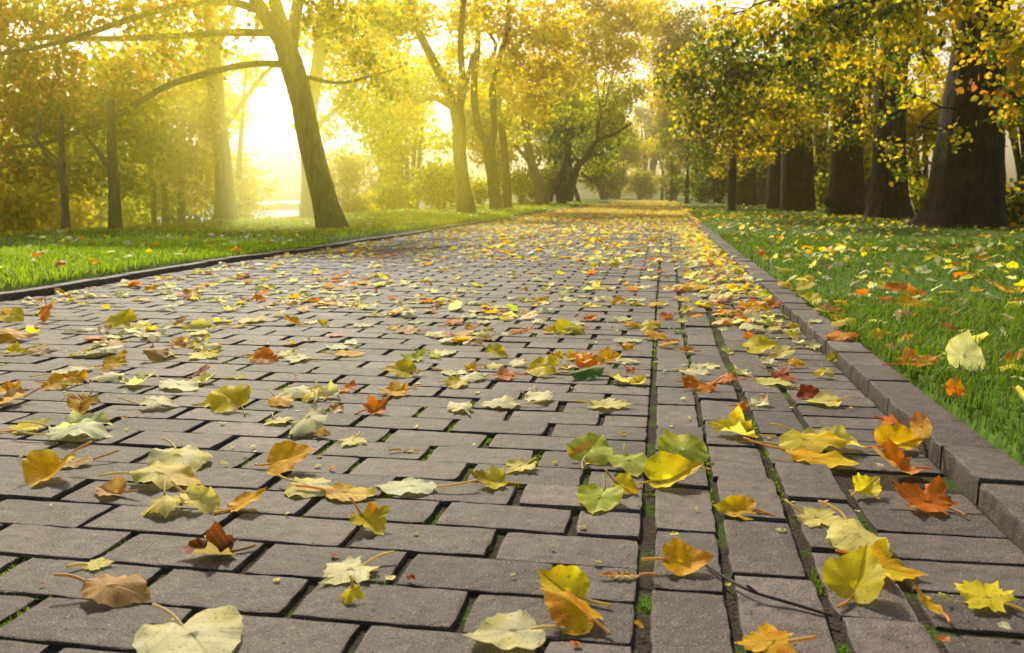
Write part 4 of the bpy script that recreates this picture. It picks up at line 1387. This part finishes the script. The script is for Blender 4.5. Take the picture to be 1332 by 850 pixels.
plant('park_tree', 'nearer grey trunk of the middle group, forked at the top with one branch leaning left', 'tree', TL, (607, 278),
      [([(607, 280), (602, 240), (598, 200), (597, 165), (592, 135)], [11.5, 9.2, 9, 9, 9.5]),
       ([(591, 140), (573, 97), (549, 50), (536, 15), (528, -30)], [7.5, 6.2, 5.2, 4.6, 4]), ([(594, 145), (601, 105), (599, 55), (603, 0), (604, -40)], [6, 5, 4.4, 4, 3]),
       ([(592, 142), (566, 128, -.4), (544, 132, -.8)], [4.6, 3.8, 2.5]), ([(596, 150), (606, 110, .4), (616, 70, .7)], [5, 4, 3])],
      [(500, 20, 0, 52, 36, 'Y', 1.1), (470, 75, .3, 40, 34, 'Y', .9), (545, 15, .2, 40, 28, 'Y', .9), (520, 75, .3, 36, 22, 'Y', .7), (480, 145, .4, 40, 24, 'G', .9), (535, 150, -.3, 34, 18, 'Y', .9), (570, 75, .6, 24, 18, 'Y', .5),
       (600, 25, .6, 40, 30, 'Y', .8), (590, 110, -.6, 26, 16, 'Y', .8), (510, 185, .5, 44, 22, 'G', .9), (570, 180, 1, 30, 20, 'G', .6)],
      leaf=0.095, flare=.2, seed=11)
plant('park_tree', 'dark trunk of the middle group that splits in two above head height', 'tree', TL, (646, 274),
      [([(646, 276), (641, 235), (637, 198), (632, 182)], [8.5, 7.5, 8, 7]), ([(634, 190), (622, 165), (617, 130), (617, 100), (622, 50), (619, 0), (618, -40)], [5.5, 5, 5, 4.6, 4, 3.6, 3]),
       ([(638, 195), (643, 165), (641, 118), (648, 80), (660, 40), (662, 0)], [5.5, 5, 4.8, 4, 3.4, 3]), ([(630, 90), (645, 60, -.3), (625, 30, -.5)], [2.6, 2.2, 1.6])],
      [(640, 20, 0, 44, 30, 'Y', 1), (680, 50, .2, 40, 28, 'Y', 1), (655, 85, -.3, 36, 20, 'Y', .9), (625, 125, .6, 30, 20, 'Y', .7), (670, 120, .2, 36, 20, 'Y', 1), (605, 60, .4, 26, 20, 'Y', .6), (655, 150, .8, 26, 14, 'G', .7)],
      leaf=0.10, flare=.15, seed=12)
plant('park_tree', 'slim dark trunk close to the right of the split trunk', 'tree', TL, (661, 273),
      [([(661, 275), (658, 220), (654, 180), (652, 160)], [6.2, 5.2, 4.8, 4.4]), ([(654, 170), (661, 145), (666, 110)], [3.4, 3, 2]), ([(652, 162), (645, 130), (640, 100)], [3, 2.4, 2])],
      [(700, 95, .3, 36, 24, 'Y', 1.1), (690, 140, .2, 34, 20, 'Y', 1.1), (720, 60, .5, 40, 28, 'Y', 1), (715, 15, .5, 44, 24, 'Y', 1), (665, 175, .8, 24, 14, 'G', .7)], leaf=0.11, seed=13)
plant('park_tree', 'left-leaning trunk on the far lawn with one low side branch', 'tree', TL, (706, 267),
      [([(706, 268), (700, 240), (692, 215), (686, 185), (683, 155), (686, 120)], [9, 7.2, 6.2, 5.6, 5, 4]), ([(690, 212), (676, 196, -.5), (662, 182, -.8)], [3, 2.4, 1.6]), ([(696, 222), (703, 205, .3), (697, 190, .3)], [2, 1.8, 1.2])],
      [(740, 100, .5, 40, 26, 'Y', 1.1), (745, 40, .5, 44, 30, 'Y', 1), (730, 145, .5, 40, 20, 'G', 1.1), (785, 70, 1, 36, 28, 'Y', .9), (690, 165, 1, 30, 14, 'G', .8), (700, 195, 1.5, 24, 12, 'G', .7)], leaf=0.13, seed=14)
plant('park_tree', 'crooked dark tree with twisted twin trunk at the far left side of the path', 'tree', TL, (731, 266),
      [([(731, 267), (729, 245), (734, 220), (739, 198), (737, 180)], [7.5, 5.6, 4.8, 4.4, 3.4]), ([(733, 255), (742, 238), (752, 216), (765, 202), (776, 184), (800, 174, -.4), (821, 161, -.8)], [5.4, 5, 4.6, 4, 3, 2, 1.2]),
       ([(740, 215), (748, 207), (760, 215)], [2.6, 2.4, 1.8]), ([(776, 184), (778, 165), (782, 150)], [2.4, 2, 1.4])],
      [(775, 150, .5, 44, 24, 'G', 1.1), (735, 165, .8, 34, 20, 'K', 1.1), (720, 195, 1.2, 30, 18, 'K', 1), (800, 175, .8, 34, 18, 'G', .9), (770, 195, 1.6, 34, 16, 'K', 1), (800, 120, 1, 40, 26, 'G', .9), (780, 215, 2, 26, 14, 'G', .8), (815, 60, 1, 34, 34, 'Y', .9), (830, 15, 1, 40, 26, 'Y', .9), (790, 25, .5, 40, 28, 'Y', 1), (760, -5, 0, 40, 24, 'Y', 1), (830, 115, 1.5, 22, 22, 'Y', .7)], leaf=0.13, seed=15)
plant('park_tree', 'thin slanting stem just right of the crooked twin trunk', 'tree', TL, (754, 264),
      [([(754, 266), (749, 250), (744, 232), (742, 205)], [3, 2.6, 2.4, 1.5])], [(765, 225, .5, 24, 12, 'K', .9), (745, 200, .5, 22, 14, 'G', .9)], leaf=0.13, seed=16)

# --- bushes and trees on the river bank, behind the left lawn
for k, (lab, px, Y, top, rx, pal, cov) in enumerate((
    ('yellow bush at the far left edge, its low twigs over the lawn border', 5, 9.5, 238, 62, 'Y', 1.2),
    ('pale yellow bush behind the thin trunk at the left', 80, 11.5, 225, 50, 'Y', 1.2),
    ('yellow-green bush behind the thick dark trunk', 165, 15.5, 215, 46, 'G', 1.0),
    ('glowing weeping yellow bush right of the leaning tree', 452, 24, 190, 40, 'Y', 1.0),
    ('rounded dark green bush left of the middle group of trunks', 575, 27, 205, 40, ['K', 'G'], 1.3),
    ('loose light green bush between weeping bush and rounded dark bush', 512, 30, 205, 36, 'G', .9),
    ('low green bush seen between split trunk and leaning far trunk', 680, 38, 222, 26, ['K', 'G'], 1.0),
    ('dense green bush behind the crooked twin trunk', 715, 50, 215, 30, ['K', 'G'], 1.1),
    ('small yellow-green bush at the foot of the nearer grey trunk', 625, 34, 232, 26, 'G', .9),
)):
    shrub(lab, px, Y, top, rx, pal, cov, 0.075 + 0.0016 * Y, seed=20 + k)
for k, (lab, px, Y, top, rx, pal, cov) in enumerate((
    ('tall yellow tree behind the left bushes, filling the top left corner', 60, 17, 40, 120, 'G', .75),
    ('tall pale tree behind the slender pair of trunks', 185, 20, 70, 90, 'G', .6),
    ('glowing yellow tree far behind the gap between the leaning tree and the straight trunk', 296, 31, 10, 80, 'Y', .7),
    ('hazy yellow tree behind the nearer grey trunk', 530, 36, 60, 75, ['Y', 'G'], .8),
    ('hazy yellow tree behind the split trunk', 650, 42, 40, 70, ['Y', 'G'], .9),
    ('hazy tree behind the leaning far trunk', 735, 55, 60, 60, ['G', 'F'], .9),
)):
    shrub(lab, px, Y, top, rx, pal, cov, 0.085 + 0.0012 * Y, seed=40 + k, group='trees on the river bank', name='bank_tree', cat='tree')
# --- closing the far end of the path
for k, (lab, px, Y, top, rx, pal, cov) in enumerate((
    ('yellow bush left of where the path disappears', 785, 72, 205, 34, 'F', 1.2),
    ('low hazy bush at the very end of the path', 832, 95, 222, 24, 'F', 1.2),
    ('pale yellow tree closing the view at the end of the path', 842, 110, 120, 34, 'F', 1.0),
    ('hazy golden tree left of the path end', 800, 88, 100, 40, ['F', 'Y'], .9),
    ('pale golden tree right of the path end behind the lamps', 872, 80, 110, 30, ['F', 'Y'], 1.1),
    ('yellow bush behind the farthest lamps', 876, 64, 200, 20, 'F', 1.2),
    ('greenish bush right of the farther lamp', 915, 48, 205, 26, ['K', 'G'], 1.2),
)):
    shrub(lab, px, Y, top, rx, pal, cov, 0.20, seed=60 + k, group='trees and bushes at the far end', name='far_tree' if 'tree' in lab else 'shrub', cat='tree' if 'tree' in lab else 'shrub')

# --- right side
plant('linden_tree', 'biggest dark linden with wide flared foot at the right edge', 'tree', TR, (1250, 297),
      [([(1250, 302), (1254, 275), (1259, 225), (1264, 150), (1272, 80), (1281, 0), (1288, -80)], [60, 49, 43, 37, 33, 31, 28]),
       ([(1268, 110), (1310, 120, -.6), (1350, 150, -1.2)], [5, 4, 3]), ([(1275, 30), (1220, -10, -1.2), (1150, 0, -2.2), (1060, 15, -2.8)], [9, 7, 5, 3]),
       ([(1262, 150), (1225, 140, -.5), (1195, 165, -.9), (1180, 215, -1)], [1.4, 1.1, .9, .6]), ([(1275, 60), (1330, 30, -1), (1380, 20, -1.5)], [7, 5, 4])],
      [(1215, 10, -1.6, 55, 34, 'M', .9, .085), (1140, 15, -2.2, 55, 36, 'D', 1.0, .085), (1065, 25, -2.6, 55, 36, 'D', 1.1, .085), (1190, 45, -1.8, 34, 22, 'M', .6, .09), (1300, 60, -1.2, 44, 34, 'M', .6), (1235, 55, -1.4, 20, 18, 'M', .5),
       (1295, 115, -1.3, 28, 22, 'O', .6, .09), (1320, 140, -1, 26, 22, 'M', .7), (1235, 170, -1.3, 12, 12, 'D', .5), (1245, 65, -1.9, 8, 8, 'Y', .8), (1180, 120, -.6, 24, 30, 'D', .4), (1170, 215, -1, 16, 22, 'D', .5),
       (1150, 90, -1.6, 36, 26, 'M', .6), (1000, 50, -2.2, 40, 30, 'D', .8), (1240, 178, -1.2, 10, 8, 'M', .8), (1185, 25, -2.4, 40, 26, 'Y', .7, .085), (1110, 55, -2.6, 44, 24, 'Y', .6, .085), (1040, 10, -2.8, 46, 24, 'Y', .7, .085), (1310, 20, -2, 44, 30, 'Y', .6, .085), (960, 20, -2.6, 50, 26, 'Y', .6), (1210, 95, -1.8, 26, 14, 'Y', .5)],
      leaf=0.075, bark=M_BARKD, flare=0.16, rough=0.045, seed=31, seg=40)
plant('linden_tree', 'second dark linden from the right with a swollen foot', 'tree', TR, (1157, 285),
      [([(1158, 289), (1157, 265), (1157, 225), (1158, 150), (1163, 70), (1168, 0), (1172, -60)], [31, 25, 21, 19, 18, 17, 15]),
       ([(1160, 110), (1115, 80, -1), (1060, 75, -2), (1000, 90, -2.6)], [6, 5, 4, 2.5]), ([(1160, 95), (1195, 60, -.5), (1220, 50, -.8)], [4.5, 3.6, 2.6])],
      [(1120, 95, -1.4, 46, 28, 'M', .9), (1050, 85, -2, 48, 30, 'D', 1.1), (980, 95, -2.6, 48, 32, 'D', 1.1), (1170, 60, -.8, 36, 30, 'D', .8), (1130, 160, -1.0, 24, 18, 'M', .5), (1160, 190, -.8, 16, 14, 'M', .5), (1095, 40, -1.4, 50, 30, 'M', .9),
       (940, 60, -2.6, 46, 34, 'D', 1.0)],
      leaf=0.08, bark=M_BARKD, flare=0.2, rough=0.06, seed=32, seg=32)
plant('linden_tree', 'third dark linden from the right with a knot low on its trunk', 'tree', TR, (1100, 280),
      [([(1100, 283), (1101, 258), (1102, 215), (1101, 150), (1099, 90), (1100, 20), (1102, -40)], [24, 21.5, 20, 17, 14, 13, 11]),
       ([(1085, 263, -.35), (1079, 262, -.45), (1077, 261, -.5)], [9, 8, 3]), ([(1100, 120), (1060, 110, -1), (1010, 130, -2)], [5, 4, 2.5])],
      [(1060, 140, -1, 40, 26, 'M', 1.0), (1010, 140, -2, 44, 28, 'M', 1.1), (950, 130, -2.6, 46, 30, 'D', 1.1), (1100, 110, -1, 30, 24, 'D', .8), (1110, 175, -.7, 22, 20, 'D', .6), (905, 100, -2.6, 44, 36, 'D', 1.1), (1085, 60, -.6, 44, 30, 'M', .8)],
      leaf=0.09, bark=M_BARKD, flare=0.15, rough=0.06, seed=33, seg=28)
plant('linden_tree', 'fourth linden from the right, broad reddish dark trunk', 'tree', TR, (1038, 276),
      [([(1038, 279), (1038, 255), (1037, 210), (1036, 160), (1038, 100), (1040, 40)], [23, 21, 20, 18, 15, 13]), ([(1036, 150), (1000, 140, -1), (960, 150, -2)], [5, 4, 2.5])],
      [(1040, 165, -1, 36, 22, 'M', .9), (1000, 175, -1.6, 34, 22, 'M', 1.1), (960, 175, -2, 36, 26, 'M', 1.1), (915, 150, -2, 42, 34, 'D', 1.1), (1030, 110, -.8, 44, 30, 'M', 1), (895, 90, -2, 30, 34, 'M', .8)],
      leaf=0.10, bark=M_BARKD, flare=0.12, rough=0.05, seed=34, seg=26)
plant('linden_tree', 'fifth linden from the right, standing close behind the broad reddish trunk', 'tree', TR, (1012, 272),
      [([(1012, 275), (1012, 250), (1013, 205), (1012, 150), (1010, 80)], [15, 13.5, 13, 11, 9])],
      [(975, 205, -1, 30, 16, 'M', 1.0), (1000, 120, -.6, 46, 30, 'M', 1), (930, 190, -1.5, 34, 24, 'D', 1.1), (905, 165, -1.5, 26, 20, 'M', .8)], leaf=0.11, bark=M_BARKD, flare=0.1, seed=35, seg=22)
plant('linden_tree', 'sixth linden from the right, wide trunk right beside the nearest lamp', 'tree', TR, (970, 267),
      [([(970, 269), (970, 250), (971, 215), (972, 160), (972, 90)], [14, 13, 12.5, 11, 9])],
      [(950, 215, -1, 26, 14, 'M', 1.0), (915, 205, -1.5, 26, 16, 'D', 1.1), (960, 130, 0, 46, 34, 'M', 1), (895, 130, -2, 26, 28, 'M', .8), (985, 215, 0, 20, 12, 'M', .8)], leaf=0.13, bark=M_BARKD, flare=0.1, seed=36, seg=20)
plant('linden_tree', 'narrow trunk between the fifth and sixth lindens', 'tree', TR, (995, 266),
      [([(995, 268), (995, 250), (996, 210), (996, 150)], [7, 6.4, 6, 5])], [(985, 170, 0, 30, 20, 'M', .9)], leaf=0.13, bark=M_BARKD, seed=37)
plant('linden_tree', 'farthest thin tree of the right row, behind the farther lamp', 'tree', TR, (913, 263),
      [([(913, 264), (913, 240), (914, 200), (914, 140)], [5.5, 5, 4.6, 3.5])], [(900, 205, 0, 24, 16, 'K', 1.1), (930, 215, 0, 22, 14, 'K', 1.1), (875, 185, -1, 22, 24, 'F', 1), (862, 60, 1, 30, 40, 'Y', 1), (850, 15, 1, 36, 30, 'Y', .9), (858, 125, 1, 22, 28, 'Y', .9), (880, 90, 0, 34, 40, 'M', .9), (900, 40, 0, 44, 36, 'M', .9)], leaf=0.16, bark=M_BARKD, seed=38)
for k, (lab, px, Y, top, rx, pal, cov, nm) in enumerate((
    ('sunlit yellow tree behind the biggest linden at the right edge', 1345, 17, 0, 90, 'Y', 1.0, 'tree'),
    ('sunlit yellow tree between the second linden and the biggest one', 1205, 21, 40, 62, 'Y', 1.1, 'tree'),
    ('sunlit yellow tree behind the second and third lindens', 1125, 26, 30, 52, 'Y', 1.1, 'tree'),
    ('bright yellow tree behind the fourth linden', 1065, 32, 60, 44, ['Y', 'G'], 1.1, 'tree'),
    ('yellow-green tree behind the fifth and sixth lindens', 990, 40, 70, 44, ['M', 'G'], 1.1, 'tree'),
    ('low dark bush on the lawn at the right edge', 1335, 14, 235, 45, ['D', 'M'], 1.1, 'shrub'),
    ('low yellow bush seen between the second linden and the biggest one', 1200, 18, 235, 26, ['Y', 'G'], .9, 'shrub'),
    ('green bush seen between the third and fourth lindens', 1070, 30, 225, 22, ['K', 'G'], 1.0, 'shrub'),
    ('dark green bush behind the nearest lamp', 935, 44, 205, 28, 'K', 1.3, 'shrub'),
)):
    shrub(lab, px, Y, top, rx, pal, cov, 0.085 + 0.0014 * Y, seed=80 + k, group='trees behind the right row' if nm == 'tree' else 'bushes behind the right row', name='back_tree' if nm == 'tree' else 'shrub', cat=nm)


# ------------------------------------------------------------------ street lamps
def lathe(geo, prof, seg=16):
    th = np.linspace(0, 2 * PI, seg, endpoint=False)
    V = np.concatenate([np.stack([r * np.cos(th), r * np.sin(th), np.full(seg, z)], -1) for (r, z) in prof])
    l, c = grid_faces(len(prof), seg)
    n = len(prof)
    geo.add(V, np.concatenate([l, np.arange(seg)[::-1], np.arange((n - 1) * seg, n * seg)]), np.concatenate([c, [seg, seg]]))


def make_lamp(loc, label):
    r = empty('street_lamp', loc)
    tag(r, label, 'street lamp', 'black park lamps along the right lawn')
    G = Geo()
    lathe(G, [(0.15, -0.1), (0.15, 0.03), (0.145, 0.06), (0.125, 0.08), (0.12, 0.5), (0.112, 1.05), (0.125, 1.07), (0.125, 1.11), (0.105, 1.14), (0.09, 1.36), (0.1, 1.38), (0.1, 1.42), (0.06, 1.47)])
    link('base', G.mesh('base', M_IRON, True), parent=r)
    G = Geo()
    lathe(G, [(0.055, 1.44), (0.05, 2.6), (0.045, 3.3), (0.07, 3.32), (0.07, 3.36), (0.04, 3.4)])
    link('pole', G.mesh('pole', M_IRON, True), parent=r)
    G = Geo()
    lathe(G, [(0.07, 3.38), (0.12, 3.45), (0.17, 3.75), (0.16, 3.8)], 12)
    link('lamp_shade', G.mesh('lamp_shade', M_GLASS, True), parent=r)
    G = Geo()
    lathe(G, [(0.2, 3.795), (0.2, 3.815), (0.12, 3.9), (0.03, 3.95), (0.025, 4.02), (0.01, 4.05)], 12)
    link('cap', G.mesh('cap', M_IRON, True), parent=r)
    return r


first = None
for (px, py, lab) in ((951, 275, 'black lamp post with thick ringed base, nearest of the row, beside the sixth linden'), (893, 264.5, 'slim black lamp post standing second in the row'),
                      (873, 262, 'small distant lamp post third in the row'), (861, 260.5, 'tiny farthest lamp post near the end of the path')):
    b0 = ground(px, py, 0.04)
    if first is None:
        first = make_lamp(b0, lab)
    else:
        r = first.copy()
        COL.objects.link(r)
        r.location = b0
        r['label'] = lab
        for ch in list(first.children):
            c = ch.copy()
            COL.objects.link(c)
            c.parent = r
print('TREE LEAVES', NLEAF[0])

# ------------------------------------------------------------------ render settings
sc.render.engine = 'CYCLES'
sc.view_settings.view_transform = 'Standard'
sc.view_settings.look = 'None'
sc.view_settings.exposure = 0
cy = sc.cycles
cy.use_denoising = True
cy.use_adaptive_sampling = True
cy.adaptive_threshold = 0.03
cy.max_bounces = 5
cy.diffuse_bounces = 2
cy.glossy_bounces = 2
cy.transmission_bounces = 3
cy.volume_bounces = 1
cy.transparent_max_bounces = 4
cy.sample_clamp_indirect = 4.0
cy.caustics_reflective = False
cy.caustics_refractive = False
